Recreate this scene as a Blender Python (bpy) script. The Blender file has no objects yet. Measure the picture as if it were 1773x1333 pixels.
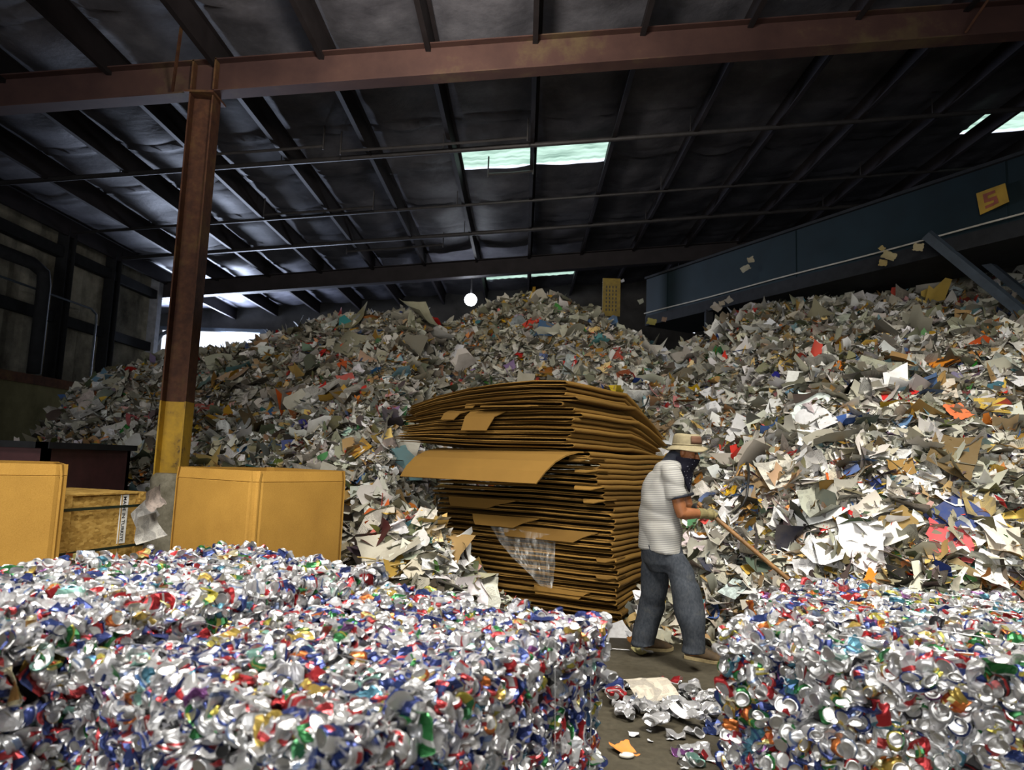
import bpy, bmesh, math, random
import numpy as np
from mathutils import Vector, Matrix, Euler

rng = np.random.default_rng(11)
random.seed(11)
SC = bpy.context.scene
COL = SC.collection
PI = math.pi

# ------------------------------------------------------------------ camera
F, CX, CY, CAM_H = 1182.0, 886.5, 666.5, 1.47
PITCH, ROLL, YAW = math.radians(6.44), math.radians(2.1), math.radians(1.15)
RM = Matrix.Rotation(YAW, 3, 'Z') @ Matrix.Rotation(PI / 2 + PITCH, 3, 'X') @ Matrix.Rotation(ROLL, 3, 'Z')
cam = bpy.data.cameras.new('camera')
camo = bpy.data.objects.new('camera', cam)
COL.objects.link(camo)
camo.matrix_world = Matrix.Translation((0, 0, CAM_H)) @ RM.to_4x4()
cam.sensor_width = 36.0
cam.lens = 36.0 * F / 1773.0
cam.clip_start, cam.clip_end = 0.05, 200
cam.dof.use_dof = True
cam.dof.focus_distance = 5.6
cam.dof.aperture_fstop = 2.4
SC.camera = camo
vs = SC.view_settings
vs.view_transform, vs.look, vs.gamma, vs.exposure = 'Standard', 'None', 1.0, 0.0
vs.use_curve_mapping = False


def ray(px, py):
    return RM @ Vector(((px - CX) / F, -(py - CY) / F, -1.0))


def aty(px, py, y):
    d = ray(px, py)
    return Vector((0, 0, CAM_H)) + d * (y / d.y)


def atz(px, py, z):
    d = ray(px, py)
    return Vector((0, 0, CAM_H)) + d * ((z - CAM_H) / d.z)


# ------------------------------------------------------------------ node helper
class NT:
    def __init__(s, name, rough=0.6, metal=0.0, base=(.5, .5, .5), spec=0.5):
        s.m = bpy.data.materials.new(name)
        s.m.use_nodes = True
        s.t = s.m.node_tree
        s.b = s.t.nodes['Principled BSDF']
        s.b.inputs['Roughness'].default_value = rough
        s.b.inputs['Metallic'].default_value = metal
        s.b.inputs['Base Color'].default_value = (*base, 1)
        s.b.inputs['Specular IOR Level'].default_value = spec

    def n(s, t, **kw):
        x = s.t.nodes.new('ShaderNode' + t)
        for k, v in kw.items():
            if k.startswith('i_'):
                k = k[2:]
                x.inputs[int(k) if k.isdigit() else k.replace('_', ' ')].default_value = v
            else:
                setattr(x, k, v)
        return x

    def l(s, a, b):
        s.t.links.new(a, b)

    def coord(s, kind='Object', scale=(1, 1, 1), rot=(0, 0, 0)):
        c = s.n('TexCoord')
        mp = s.n('Mapping')
        mp.inputs['Scale'].default_value = scale
        mp.inputs['Rotation'].default_value = rot
        s.l(c.outputs[kind], mp.inputs['Vector'])
        return mp.outputs[0]

    def noise(s, vec, scale, detail=4, rough=.6, dist=0):
        x = s.n('TexNoise', i_Scale=scale, i_Detail=detail, i_Roughness=rough, i_Distortion=dist)
        if vec is not None:
            s.l(vec, x.inputs['Vector'])
        return x.outputs['Fac']

    def ramp(s, fac, stops):
        r = s.n('ValToRGB')
        e = r.color_ramp.elements
        while len(e) < len(stops):
            e.new(.5)
        for k, (p, c) in enumerate(stops):
            e[k].position = p
            e[k].color = (*c, 1) if len(c) == 3 else c
        s.l(fac, r.inputs['Fac'])
        return r.outputs['Color']

    def mix(s, fac, a, b, mode='MIX'):
        x = s.n('MixRGB', blend_type=mode)
        for v, i in ((fac, 0), (a, 1), (b, 2)):
            if isinstance(v, (int, float)):
                x.inputs[i].default_value = v
            elif isinstance(v, tuple):
                x.inputs[i].default_value = (*v, 1)
            else:
                s.l(v, x.inputs[i])
        return x.outputs[0]

    def math(s, op, a, b=0.0):
        x = s.n('Math', operation=op)
        for v, i in ((a, 0), (b, 1)):
            if isinstance(v, (int, float)):
                x.inputs[i].default_value = v
            else:
                s.l(v, x.inputs[i])
        return x.outputs[0]

    def base(s, c):
        s.l(c, s.b.inputs['Base Color'])

    def bump(s, h, strength=.3, dist=.01):
        x = s.n('Bump', i_Strength=strength, i_Distance=dist)
        s.l(h, x.inputs['Height'])
        s.l(x.outputs[0], s.b.inputs['Normal'])


def simple(name, c, rough=.6, metal=0.0, var=.25, scale=8.0, bump=0.0, spec=.5):
    m = NT(name, rough, metal, c, spec)
    v = m.coord()
    f = m.noise(v, scale, 5)
    d = tuple(x * (1 - var) for x in c)
    u = tuple(min(1, x * (1 + var)) for x in c)
    m.base(m.ramp(f, [(.3, d), (.7, u)]))
    if bump:
        m.bump(f, bump)
    return m.m


def emit(name, c, s):
    m = bpy.data.materials.new(name)
    m.use_nodes = True
    t = m.node_tree
    t.nodes.remove(t.nodes['Principled BSDF'])
    e = t.nodes.new('ShaderNodeEmission')
    e.inputs[0].default_value = (*c, 1)
    e.inputs[1].default_value = s
    t.links.new(e.outputs[0], t.nodes['Material Output'].inputs[0])
    return m


# ------------------------------------------------------------------ mesh helpers
WLOC = {}


def mesh_np(name, V, Q, mat, col=None, uv=None, smooth=True):
    """a mesh of quads from arrays; col = one RGBA per face, uv = one pair per loop"""
    me = bpy.data.meshes.new(name)
    V = np.asarray(V, np.float32)
    Q = np.asarray(Q, np.int32)
    me.vertices.add(len(V))
    me.vertices.foreach_set('co', V.ravel())
    me.loops.add(Q.size)
    me.loops.foreach_set('vertex_index', Q.ravel())
    me.polygons.add(len(Q))
    me.polygons.foreach_set('loop_start', np.arange(0, Q.size, Q.shape[1], dtype=np.int32))
    me.polygons.foreach_set('use_smooth', np.full(len(Q), smooth, bool))
    if uv is not None:
        me.uv_layers.new(name='UVMap').data.foreach_set('uv', np.asarray(uv, np.float32).ravel())
    if col is not None:
        a = me.attributes.new('col', 'FLOAT_COLOR', 'FACE')
        a.data.foreach_set('color', np.asarray(col, np.float32).ravel())
    me.update(calc_edges=True)
    me.materials.append(mat)
    return me


def link(name, me, parent=None, loc=None):
    o = bpy.data.objects.new(name, me)
    COL.objects.link(o)
    if parent is not None:
        o.parent = parent
    if loc is not None:
        o.location = loc
    return o


def tag(o, label=None, cat=None, group=None, kind=None):
    if label: o['label'] = label
    if cat: o['category'] = cat
    if group: o['group'] = group
    if kind: o['kind'] = kind
    return o


def thing(name, label, cat, loc=(0, 0, 0), group=None):
    o = bpy.data.objects.new(name, None)
    o.empty_display_size = .1
    COL.objects.link(o)
    o.location = loc
    WLOC[o] = Vector(loc)
    return tag(o, label, cat, group)


class MB:
    """collects shapes in world coordinates"""

    def __init__(s):
        s.v, s.f = [], []

    def add(s, v, f):
        k = len(s.v)
        s.v += [Vector(p) for p in v]
        s.f += [tuple(i + k for i in g) for g in f]
        return s

    def box(s, lo, hi, M=None):
        (a, b, c), (d, e, g) = lo, hi
        v = [Vector(p) for p in ((a, b, c), (d, b, c), (d, e, c), (a, e, c), (a, b, g), (d, b, g), (d, e, g), (a, e, g))]
        if M is not None:
            v = [M @ p for p in v]
        return s.add(v, [(0, 3, 2, 1), (4, 5, 6, 7), (0, 1, 5, 4), (1, 2, 6, 5), (2, 3, 7, 6), (3, 0, 4, 7)])

    def prism(s, poly, P, ex, ey, d):
        """polygon in (ex,ey) at P, swept along d"""
        ex, ey, d, P = Vector(ex), Vector(ey), Vector(d), Vector(P)
        n = len(poly)
        v = [P + ex * a + ey * b for a, b in poly] + [P + ex * a + ey * b + d for a, b in poly]
        return s.add(v, [tuple(range(n))[::-1], tuple(range(n, 2 * n))] + [(i, (i + 1) % n, n + (i + 1) % n, n + i) for i in range(n)])

    def tube(s, pts, r, n=8, cap=True):
        pts = [Vector(p) for p in pts]
        rr = r if isinstance(r, (list, tuple)) else [r] * len(pts)
        k = len(s.v)
        up = None
        for i, p in enumerate(pts):
            t = (pts[min(i + 1, len(pts) - 1)] - pts[max(i - 1, 0)]).normalized()
            if up is None:
                up = Vector((0, 0, 1)) if abs(t.z) < .9 else Vector((1, 0, 0))
            a = t.cross(up).normalized()
            up = a.cross(t).normalized()
            for j in range(n):
                q = 2 * PI * j / n
                s.v.append(p + (a * math.cos(q) + up * math.sin(q)) * rr[i])
        for i in range(len(pts) - 1):
            for j in range(n):
                s.f.append((k + i * n + j, k + i * n + (j + 1) % n, k + (i + 1) * n + (j + 1) % n, k + (i + 1) * n + j))
        if cap:
            s.f.append(tuple(k + j for j in range(n))[::-1])
            e = k + (len(pts) - 1) * n
            s.f.append(tuple(e + j for j in range(n)))
        return s

    def loft(s, rings, cap=True):
        """rings: lists of equal length of points"""
        k = len(s.v)
        n = len(rings[0])
        for r in rings:
            s.v += [Vector(p) for p in r]
        for i in range(len(rings) - 1):
            for j in range(n):
                s.f.append((k + i * n + j, k + i * n + (j + 1) % n, k + (i + 1) * n + (j + 1) % n, k + (i + 1) * n + j))
        if cap:
            s.f.append(tuple(k + j for j in range(n))[::-1])
            e = k + (len(rings) - 1) * n
            s.f.append(tuple(e + j for j in range(n)))
        return s

    def build(s, name, mat, parent=None, smooth=False, bevel=0.0, mesh_only=False):
        off = WLOC.get(parent, Vector((0, 0, 0))) if parent is not None else Vector((0, 0, 0))
        me = bpy.data.meshes.new(name)
        me.from_pydata([tuple(p - off) for p in s.v], [], s.f)
        me.materials.append(mat)
        bm = bmesh.new()
        bm.from_mesh(me)
        bmesh.ops.recalc_face_normals(bm, faces=bm.faces)
        bm.to_mesh(me)
        bm.free()
        if smooth:
            me.polygons.foreach_set('use_smooth', np.ones(len(me.polygons), bool))
        if mesh_only:
            return me
        o = link(name, me, parent)
        WLOC[o] = off
        if bevel:
            b = o.modifiers.new('bevel', 'BEVEL')
            b.width = bevel
            b.segments = 2
            b.limit_method = 'ANGLE'
        return o


def struct(o):
    o['kind'] = 'structure'
    return o


def wave_noise(n, f0, f1, seed, dim=2):
    r = np.random.default_rng(seed)
    K = r.normal(size=(n, dim))
    K /= np.linalg.norm(K, axis=1)[:, None]
    fr = np.exp(r.uniform(np.log(f0), np.log(f1), n))
    K *= fr[:, None]
    ph = r.uniform(0, 2 * PI, n)
    am = (f0 / fr) ** .8
    am /= np.sqrt((am ** 2).sum() / 2)

    def f(*c):
        out = 0
        for i in range(n):
            out = out + am[i] * np.sin(sum(K[i, d] * c[d] for d in range(dim)) + ph[i])
        return out
    return f


# ------------------------------------------------------------------ materials
def paper_mat(name, from_object):
    m = NT(name, .75, 0, (.7, .7, .65), .25)
    if from_object:
        oi = m.n('ObjectInfo')
        c, a = oi.outputs['Color'], oi.outputs['Alpha']
    else:
        at = m.n('Attribute', attribute_name='col')
        c, a = at.outputs['Color'], at.outputs['Alpha']
    uv = m.n('TexCoord').outputs['UV']
    sx = m.n('SeparateXYZ')
    m.l(uv, sx.inputs[0])
    u, v = sx.outputs[0], sx.outputs[1]
    # printed columns of text lines, and a picture block
    line = m.math('GREATER_THAN', m.math('FRACT', m.math('MULTIPLY', v, 26.0)), .5)
    colm = m.math('GREATER_THAN', m.math('FRACT', m.math('MULTIPLY', u, 3.0)), .13)
    word = m.math('GREATER_THAN', m.noise(m.coord('UV', (60, 26, 1)), 1.0, 1), .44)
    head = m.math('GREATER_THAN', m.noise(m.coord('UV', (3, 4.2, 1)), 1.0, 0), .46)
    text = m.math('MULTIPLY', m.math('MULTIPLY', line, colm), m.math('MULTIPLY', word, head))
    pic = m.math('GREATER_THAN', m.noise(m.coord('UV', (2.3, 1.9, 1)), 1.0, 0), .6)
    ink = m.math('MAXIMUM', m.math('MULTIPLY', text, .75), m.math('MULTIPLY', pic, m.noise(m.coord('UV', (9, 9, 1)), 2.0, 3)))
    on = m.math('GREATER_THAN', a, .4)
    k = m.math('MULTIPLY', ink, on)
    dirt = m.noise(m.coord('Object'), 5.0, 4)
    c2 = m.mix(m.math('MULTIPLY', k, .8), c, (.07, .07, .075))
    c3 = m.mix(m.math('MULTIPLY', m.math('SUBTRACT', dirt, .42), .9), c2, (.16, .13, .08))
    m.base(c3)
    return m.m


M_paper = paper_mat('mixed_paper', False)
M_sheet = paper_mat('loose_sheet', True)
mm = NT('crushed_aluminium', .30, .8)
_a = mm.n('Attribute', attribute_name='col')
mm.base(_a.outputs['Color'])
mm.l(_a.outputs['Alpha'], mm.b.inputs['Metallic'])
M_can = mm.m

mm = NT('corrugated_cardboard', .8, 0, spec=.2)
_v = mm.coord()
_f = mm.noise(_v, 3.0, 5)
_g = mm.noise(mm.coord(scale=(1, 1, 1)), 160.0, 2)
mm.base(mm.mix(.25, mm.ramp(_f, [(.3, (.27, .145, .022)), (.7, (.37, .205, .034))]), mm.ramp(_g, [(.3, (.20, .10, .02)), (.7, (.5, .28, .08))])))
M_card = mm.m
mm = NT('stacked_cardboard', .85, 0, spec=.15)
_v = mm.coord()
_f = mm.noise(_v, 2.0, 5)
_o = mm.n('ObjectInfo').outputs['Random']
_c = mm.ramp(_f, [(.3, (.125, .068, .015)), (.7, (.20, .110, .024))])
mm.base(mm.mix(.55, _c, mm.ramp(_o, [(0, (.08, .042, .010)), (1, (.24, .132, .030))])))
M_stack = mm.m

mm = NT('oriented_strand_board', .7, 0, spec=.2)
_v = mm.coord(scale=(1, 1, 1))
_n = mm.n('TexVoronoi', i_Scale=26.0, i_Randomness=1.0)
mm.l(mm.coord(scale=(1, 1, 2.2), rot=(.4, .3, .5)), _n.inputs['Vector'])
_sep = mm.n('SeparateColor')
mm.l(_n.outputs['Color'], _sep.inputs[0])
mm.base(mm.mix(.35, mm.ramp(_sep.outputs[0], [(0, (.22, .12, .025)), (.5, (.42, .25, .06)), (1, (.60, .40, .12))]), mm.ramp(mm.noise(_v, 30, 4), [(.3, (.2, .11, .02)), (.7, (.55, .36, .1))])))
M_osb = mm.m

mm = NT('rusted_steel', .75, .15, spec=.3)
_v = mm.coord()
_f = mm.noise(_v, 2.2, 7, .7)
_g = mm.noise(_v, 14, 5)
_c = mm.ramp(_f, [(.35, (.030, .012, .009)), (.52, (.072, .028, .016)), (.68, (.12, .075, .025))])
mm.base(mm.mix(.35, _c, mm.ramp(_g, [(.3, (.03, .015, .012)), (.75, (.17, .075, .035))])))
mm.bump(_g, .3)
M_rust = mm.m
mm = NT('chipped_yellow_paint', .6, 0, spec=.3)
_v = mm.coord()
_f = mm.noise(_v, 5, 7, .7)
mm.base(mm.ramp(_f, [(.33, (.08, .05, .02)), (.42, (.34, .20, .02)), (.7, (.52, .31, .02))]))
M_yel = mm.m
mm = NT('rafter_steel', .7, .1, spec=.3)
_v = mm.coord()
_f = mm.noise(_v, .9, 6, .65)
_c = mm.ramp(_f, [(.35, (.036, .017, .016)), (.55, (.062, .031, .026)), (.68, (.10, .072, .036))])
mm.base(_c)
M_rafter = mm.m
M_purlin = simple('purlin_steel', (.018, .015, .017), .65, .1, .3, 3, 0, .2)
M_pipe = simple('dark_pipe', (.03, .028, .03), .6, .3)
mm = NT('concrete_floor', .75, 0, spec=.3)
_v = mm.coord()
_f = mm.noise(_v, 1.6, 8, .7)
_g = mm.noise(_v, 22, 6, .7)
mm.base(mm.mix(.5, mm.ramp(_f, [(.3, (.026, .022, .014)), (.7, (.062, .053, .034))]), mm.ramp(_g, [(.3, (.022, .019, .013)), (.75, (.085, .074, .05))])))
mm.l(mm.ramp(_f, [(.35, (.45,) * 3), (.7, (.85,) * 3)]), mm.b.inputs['Roughness'])
mm.bump(_g, .25)
M_floor = mm.m
mm = NT('old_concrete', .85, 0, spec=.2)
_v = mm.coord()
_f = mm.noise(_v, 6, 8, .7)
mm.base(mm.ramp(_f, [(.3, (.12, .105, .07)), (.5, (.24, .22, .16)), (.72, (.40, .37, .28))]))
mm.bump(_f, .5, .02)
M_conc = mm.m
mm = NT('insulation_vinyl', .62, 0, spec=.22)
_v = mm.coord()
_f = mm.noise(_v, 1.3, 6, .65)
mm.base(mm.ramp(_f, [(.3, (.042, .042, .052)), (.5, (.085, .085, .102)), (.7, (.145, .145, .17))]))
mm.bump(mm.noise(_v, 9, 4), .2, .03)
M_insul = mm.m
mm = NT('dirty_cladding', .8, .1, spec=.25)
_v = mm.coord()
_f = mm.noise(_v, 1.1, 7, .7)
mm.base(mm.ramp(_f, [(.32, (.06, .055, .045)), (.5, (.18, .17, .135)), (.72, (.36, .34, .28))]))
M_clad = mm.m
mm = NT('push_wall_concrete', .85, 0, spec=.2)
_v = mm.coord()
_f = mm.noise(_v, 1.5, 6, .65)
mm.base(mm.ramp(_f, [(.3, (.07, .065, .03)), (.7, (.17, .155, .08))]))
M_push = mm.m
M_dark = simple('dark_steel', (.013, .014, .016), .8, 0, .25, 8, 0, .15)
M_teal = simple('conveyor_teal_paint', (.0035, .0105, .014), .65, 0, .35, 1.5, 0, .2)
M_tealpale = simple('worn_blue_steel', (.03, .042, .058), .6, .1)
M_rubber = simple('black_rubber', (.012, .012, .012), .5)
M_wire = simple('bright_wire', (.55, .55, .55), .25, .9, .1)
M_strap = simple('dark_green_strap', (.012, .02, .012), .5)
M_white = simple('white_plate', (.75, .75, .72), .5, 0, .08)
M_ink = simple('black_ink', (.01, .01, .012), .6, 0, 0)
M_sky1 = bpy.data.materials.new('rooflight_sheet')
M_sky1.use_nodes = True
_t = M_sky1.node_tree
_t.nodes.remove(_t.nodes['Principled BSDF'])
_e = _t.nodes.new('ShaderNodeEmission')
_tc = _t.nodes.new('ShaderNodeTexCoord')
_mp = _t.nodes.new('ShaderNodeMapping')
_mp.inputs['Scale'].default_value = (.9, 5, 1)
_nz = _t.nodes.new('ShaderNodeTexNoise')
_nz.inputs['Scale'].default_value = 1.6
_nz.inputs['Detail'].default_value = 6
_rp = _t.nodes.new('ShaderNodeValToRGB')
_rp.color_ramp.elements[0].position, _rp.color_ramp.elements[0].color = .3, (.22, .36, .30, 1)
_rp.color_ramp.elements[1].position, _rp.color_ramp.elements[1].color = .62, (.62, .88, .76, 1)
for _a_, _b_ in ((_tc.outputs['Object'], _mp.inputs[0]), (_mp.outputs[0], _nz.inputs['Vector']), (_nz.outputs['Fac'], _rp.inputs[0]), (_rp.outputs[0], _e.inputs[0]), (_e.outputs[0], _t.nodes['Material Output'].inputs[0])):
    _t.links.new(_a_, _b_)
_e.inputs[1].default_value = 1.3
mm = NT('clear_film', .08, 0, (.9, .92, .9))
mm.l(mm.ramp(mm.noise(mm.coord(scale=(3, 3, .8), rot=(0, .5, 0)), 7, 5), [(.42, (.04,) * 3), (.62, (.16,) * 3), (.72, (.5,) * 3)]), mm.b.inputs['Alpha'])
mm.b.inputs['Specular IOR Level'].default_value = 1.0
M_film = mm.m

# ------------------------------------------------------------------ building
XL, XR_, YB, YF = -9.0, 15.0, -7.0, 20.0


def roof(x):
    return 6.68 + .105 * x


struct(MB().box((XL - 4, YB - .3, -.12), (XR_ + .3, YF + 6, 0)).build('floor', M_floor))

PUR = [-8.75 + 1.25 * i for i in range(19)]
# insulation sheet sagging between the purlins, with a seam every 1.5 m
xs = []
for i in range(len(PUR) - 1):
    xs += list(np.linspace(PUR[i], PUR[i + 1], 9)[:-1])
xs = np.array([XL - 2.8] + xs + [PUR[-1], XR_])
ys = np.arange(YB, YF + .01, .1)
X, Y = np.meshgrid(xs, ys, indexing='ij')
ph = ((X - PUR[0]) / 1.25) % 1.0
seam_shift = wave_noise(5, .5, 2, 3)(X, Y) * .03
d = np.abs(((Y + seam_shift + .12 * np.sin(PI * ph)) / 1.52) % 1.0 - .5) * 1.52
sag = .085 * np.sin(PI * ph) * (1 + .35 * wave_noise(6, .6, 2.2, 9)(X, Y))
fade = np.ones(X.shape)
for a, b, c, e in ((-1.3, 1.3, 10.75, 11.55), (-1.3, 1.3, 18, 19), (7.45, 8.8, 10.75, 11.55)):
    dd = np.maximum(np.maximum(a - X, X - b), np.maximum(c - Y, Y - e))
    fade *= np.clip(dd / .45, 0, 1)
sag = sag * fade
Z = roof(X) - sag - .045 * np.exp(-(d / .035) ** 2) + .02 * np.exp(-((d - .1) / .06) ** 2) + .012 * wave_noise(8, 3, 9, 4)(X, Y)
Z += .03
nx, ny = X.shape
idx = np.arange(nx * ny).reshape(nx, ny)
Q = np.stack([idx[:-1, :-1], idx[:-1, 1:], idx[1:, 1:], idx[1:, :-1]], -1).reshape(-1, 4)
# roof lights leave holes in the insulation
cx_, cy_ = (X[:-1, :-1] + X[1:, 1:]) / 2, (Y[:-1, :-1] + Y[1:, 1:]) / 2
LIGHTS = [(0, -1.25, 0, 10.75, 11.55), (0, 0, 1.25, 10.75, 11.55), (0, -1.25, 0, 18.0, 19.0), (0, 0, 1.25, 18.0, 19.0), (0, 7.5, 8.75, 10.75, 11.55)]
hole = np.zeros(cx_.shape, bool)
for _, a, b, c, e in LIGHTS:
    hole |= (cx_ > a) & (cx_ < b) & (cy_ > c) & (cy_ < e)
Q = Q[~hole.ravel()]
struct(link('ceiling', mesh_np('ceiling', np.stack([X, Y, Z], -1).reshape(-1, 3), Q, M_insul)))
for k, (_, a, b, c, e) in enumerate(LIGHTS):
    b_ = MB()
    V = []
    n = 14
    rows = []
    for j, y in enumerate((c - .05, e + .05)):
        rows.append([(x, y, roof(x) + .06 + (.015 if i % 2 else 0)) for i, x in enumerate(np.linspace(a - .02, b + .02, n))])
    for i in range(n - 1):
        b_.add([rows[0][i], rows[0][i + 1], rows[1][i + 1], rows[1][i]], [(0, 1, 2, 3)])
    struct(b_.build('window_%d' % (k + 1), M_sky1))

# Z purlins
for x in PUR:
    z = roof(x) - .02
    h, w, t = .32, .055, .006
    b_ = MB()
    prof = [(0, 0), (w, 0), (w, -t), (t, -t), (t, -h + t), (t, -h), (-w, -h), (-w, -h + .02), (-w + t, -h + .02), (-w + t, -h + t), (0, -h + t)]
    b_.prism(prof, (x, YB, z), (1, 0, 0), (0, 0, 1), (0, YF - YB, 0))
    struct(b_.build('roof_purlin', M_purlin))


def ibeam(b_, P, along, up, side, h, w, tf, tw):
    p = [(-w / 2, 0), (w / 2, 0), (w / 2, tf), (tw / 2, tf), (tw / 2, h - tf), (w / 2, h - tf), (w / 2, h), (-w / 2, h), (-w / 2, h - tf), (-tw / 2, h - tf), (-tw / 2, tf), (-w / 2, tf)]
    b_.prism(p, P, side, up, along)


def raf_bottom(x):
    return roof(x) - .28 - .40


for y in (-1.0, 7.5, 16.0):
    b_ = MB()
    x0, x1 = XL, XR_
    ibeam(b_, (x0, y, raf_bottom(x0)), (x1 - x0, 0, .105 * (x1 - x0)), (0, 0, 1), (0, 1, 0), .40, .20, .014, .012)
    struct(b_.build('roof_beam', M_rafter if y < 10 else M_purlin))
    if y == 7.5:
        for xa, xb in ((-3.80, -4.2), (-6.25, -6.5), (5.0, 4.9)):
            struct(MB().tube([(xa, y - .75, roof(xa) - .3), (xb, y - .1, raf_bottom(xb) + .03)], .018, 4).build('beam_brace', M_rust))
# stiffener plate of the near beam over the column
CXX, CYY = -3.86, 7.5
b_ = MB().box((CXX - .14, CYY - .1, raf_bottom(CXX)), (CXX - .12, CYY + .1, raf_bottom(CXX) + .39)).box((CXX + .12, CYY - .1, raf_bottom(CXX)), (CXX + .14, CYY + .1, raf_bottom(CXX) + .42))
struct(b_.build('beam_stiffener', M_rust))

# column: H section, yellow to 2 m, foot cast in a round concrete collar
t = thing('steel_column', 'rusted steel H column with yellow lower part and round concrete base', 'column', (CXX, CYY, 0))


def hcol(z0, z1, g=0.0):
    b_ = MB()
    w, h, tf = .27 + g, .25 + g, .016
    p = [(-w / 2, -h / 2), (-w / 2 + tf, -h / 2), (-w / 2 + tf, -.006), (w / 2 - tf, -.006), (w / 2 - tf, -h / 2), (w / 2, -h / 2), (w / 2, h / 2), (w / 2 - tf, h / 2), (w / 2 - tf, .006), (-w / 2 + tf, .006), (-w / 2 + tf, h / 2), (-w / 2, h / 2)]
    R = Matrix.Rotation(math.radians(6), 3, 'Z')
    return b_.prism(p, (CXX, CYY, z0), R @ Vector((1, 0, 0)), R @ Vector((0, 1, 0)), (0, 0, z1 - z0))


tag(hcol(2.0, raf_bottom(CXX - .1)).build('column_shaft', M_rust, t), 'rust brown upper shaft')
tag(hcol(.9, 2.0, .004).build('painted_shaft', M_yel, t), 'yellow painted lower shaft')
rings = []
for z, r in ((0, .20), (.3, .2), (.8, .195), (1.15, .195), (1.2, .18), (1.215, .15)):
    rings.append([(CXX + r * math.cos(2 * PI * j / 28), CYY + r * math.sin(2 * PI * j / 28), z) for j in range(28)])
tag(MB().loft(rings).build('concrete_collar', M_conc, t, smooth=True), 'round grey concrete base')
b_ = MB().box((CXX - .17, CYY - .17, raf_bottom(CXX) - .045), (CXX + .17, CYY + .17, raf_bottom(CXX) - .02))
b_.build('cap_plate', M_rust, t)

# walls
b_ = MB()
zt = roof(XL)
rib = []
n = 140
for i in range(n + 1):
    y = YB + (15.7 - YB) * i / n
    rib.append((y, XL + (.03 if i % 4 < 2 else 0)))
for i in range(n):
    (y0, a0), (y1, a1) = rib[i], rib[i + 1]
    b_.add([(a0, y0, 0), (a1, y1, 0), (a1, y1, zt + .1), (a0, y0, zt + .1)], [(0, 1, 2, 3)])
b_.box((XL - .2, YB, 0), (XL - .05, 15.7, zt + .1))
struct(b_.build('wall_left', M_clad))
struct(MB().box((XL - 2.8, 15.6, 0), (XL - .2, 15.7, roof(XL - 1))).box((XL - 2.8, 15.7, 0), (XL - 2.7, YF, roof(XL - 2.7) + .2)).build('wall_recess', M_clad))
b_ = MB()
DX0, DX1, DZ = -11.05, -7.95, 5.08
b_.box((XL - 2.8, YF, 0), (DX0, YF + .2, 5.6)).box((DX1, YF, 0), (XR_, YF + .2, 8.5)).box((DX0, YF, DZ), (DX1, YF + .2, 6.2))
struct(b_.build('wall_back', simple('dark_cladding', (.035, .034, .034), .85, 0, .5, 1.5, 0, .2)))  # back wall coloured darker than the other walls
struct(MB().box((XR_, YB, 0), (XR_ + .2, YF, 8.6)).build('wall_right', M_clad))
b_ = MB()
BX0, BX1, BZ = -7.5, 3.0, 3.9  # assumed door gap behind the camera, placed to suit the fill light
b_.box((XL, YB - .2, 0), (BX0, YB, 8.5)).box((BX1, YB - .2, 0), (XR_, YB, 8.5)).box((BX0, YB - .2, BZ), (BX1, YB, 8.5))
struct(b_.build('wall_front', M_clad))
# frame of the far doorway
b_ = MB()
b_.box((DX0 - .25, YF - .12, 0), (DX0, YF - .01, DZ + .05)).box((DX1, YF - .12, 0), (DX1 + .2, YF - .01, DZ + .05)).box((DX0, YF - .12, DZ - .06), (DX1, YF - .01, DZ + .04))
b_.tube([(DX0, YF - .06, DZ - .5), (DX0 + .12, YF - .06, DZ - .2), (DX0 + .45, YF - .06, DZ - .04)], .06, 6)
struct(b_.build('door_1', M_tealpale))

# ledge wall of concrete along the left side
b_ = MB().box((XL + .1, 6, 0), (XL + .5, 15.7, 2.5))
struct(b_.build('wall_push', M_push))
struct(MB().box((XL + .08, 6, 2.5), (XL + .56, 15.7, 2.66)).build('trim_1', M_rust))
# wall posts, girts, eave strut, downpipe
for y in (9.6, 12.4, 13.9):
    b_ = MB()
    ibeam(b_, (XL + .16, y, 2.66), (0, 0, roof(XL) - 2.75), (0, 1, 0), (1, 0, 0), .22, .22, .014, .012)
    struct(b_.build('wall_pillar', M_dark))
struct(MB().box((XL + .05, 6, 3.75), (XL + .16, 15.7, 3.95)).build('trim_2', M_dark))
struct(MB().box((XL + .05, 6, 5.0), (XL + .2, 15.7, 5.2)).build('trim_3', M_dark))
tp = MB()
p = [(XL + .3, 10.6, 4.2), (XL + .3, 13.2, 4.2), (XL + .3, 13.38, 4.12), (XL + .3, 13.4, 3.9), (XL + .3, 13.4, 2.7)]
tag(tp.tube(p, .02, 8).build('conduit', M_tealpale), 'thin pale conduit running along the left wall then down', 'pipe')
tp = MB().tube([(XL + .4, 11.7, 2.7), (XL + .4, 11.7, 4.3), (XL + .38, 11.68, 4.5), (XL + .3, 11.5, 4.62), (XL + .25, 10.2, 4.62)], .11, 12)
tag(tp.build('duct_pipe', M_dark, smooth=True), 'thick dark pipe bending along the upper left wall', 'pipe')
struct(MB().box((-9.02, 15.72, 0), (-8.78, 15.9, roof(-8.9) - .1)).build('door_post', simple('pale_grey_steel', (.20, .21, .24), .6, .1)))

# pipes and hanger bars under the purlins


def rline(y, x0, x1, r, drop, mat=M_pipe, n=8):
    return MB().tube([(x0, y, roof(x0) - drop), ((x0 + x1) / 2, y, roof((x0 + x1) / 2) - drop - .01), (x1, y, roof(x1) - drop)], r, n)


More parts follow.
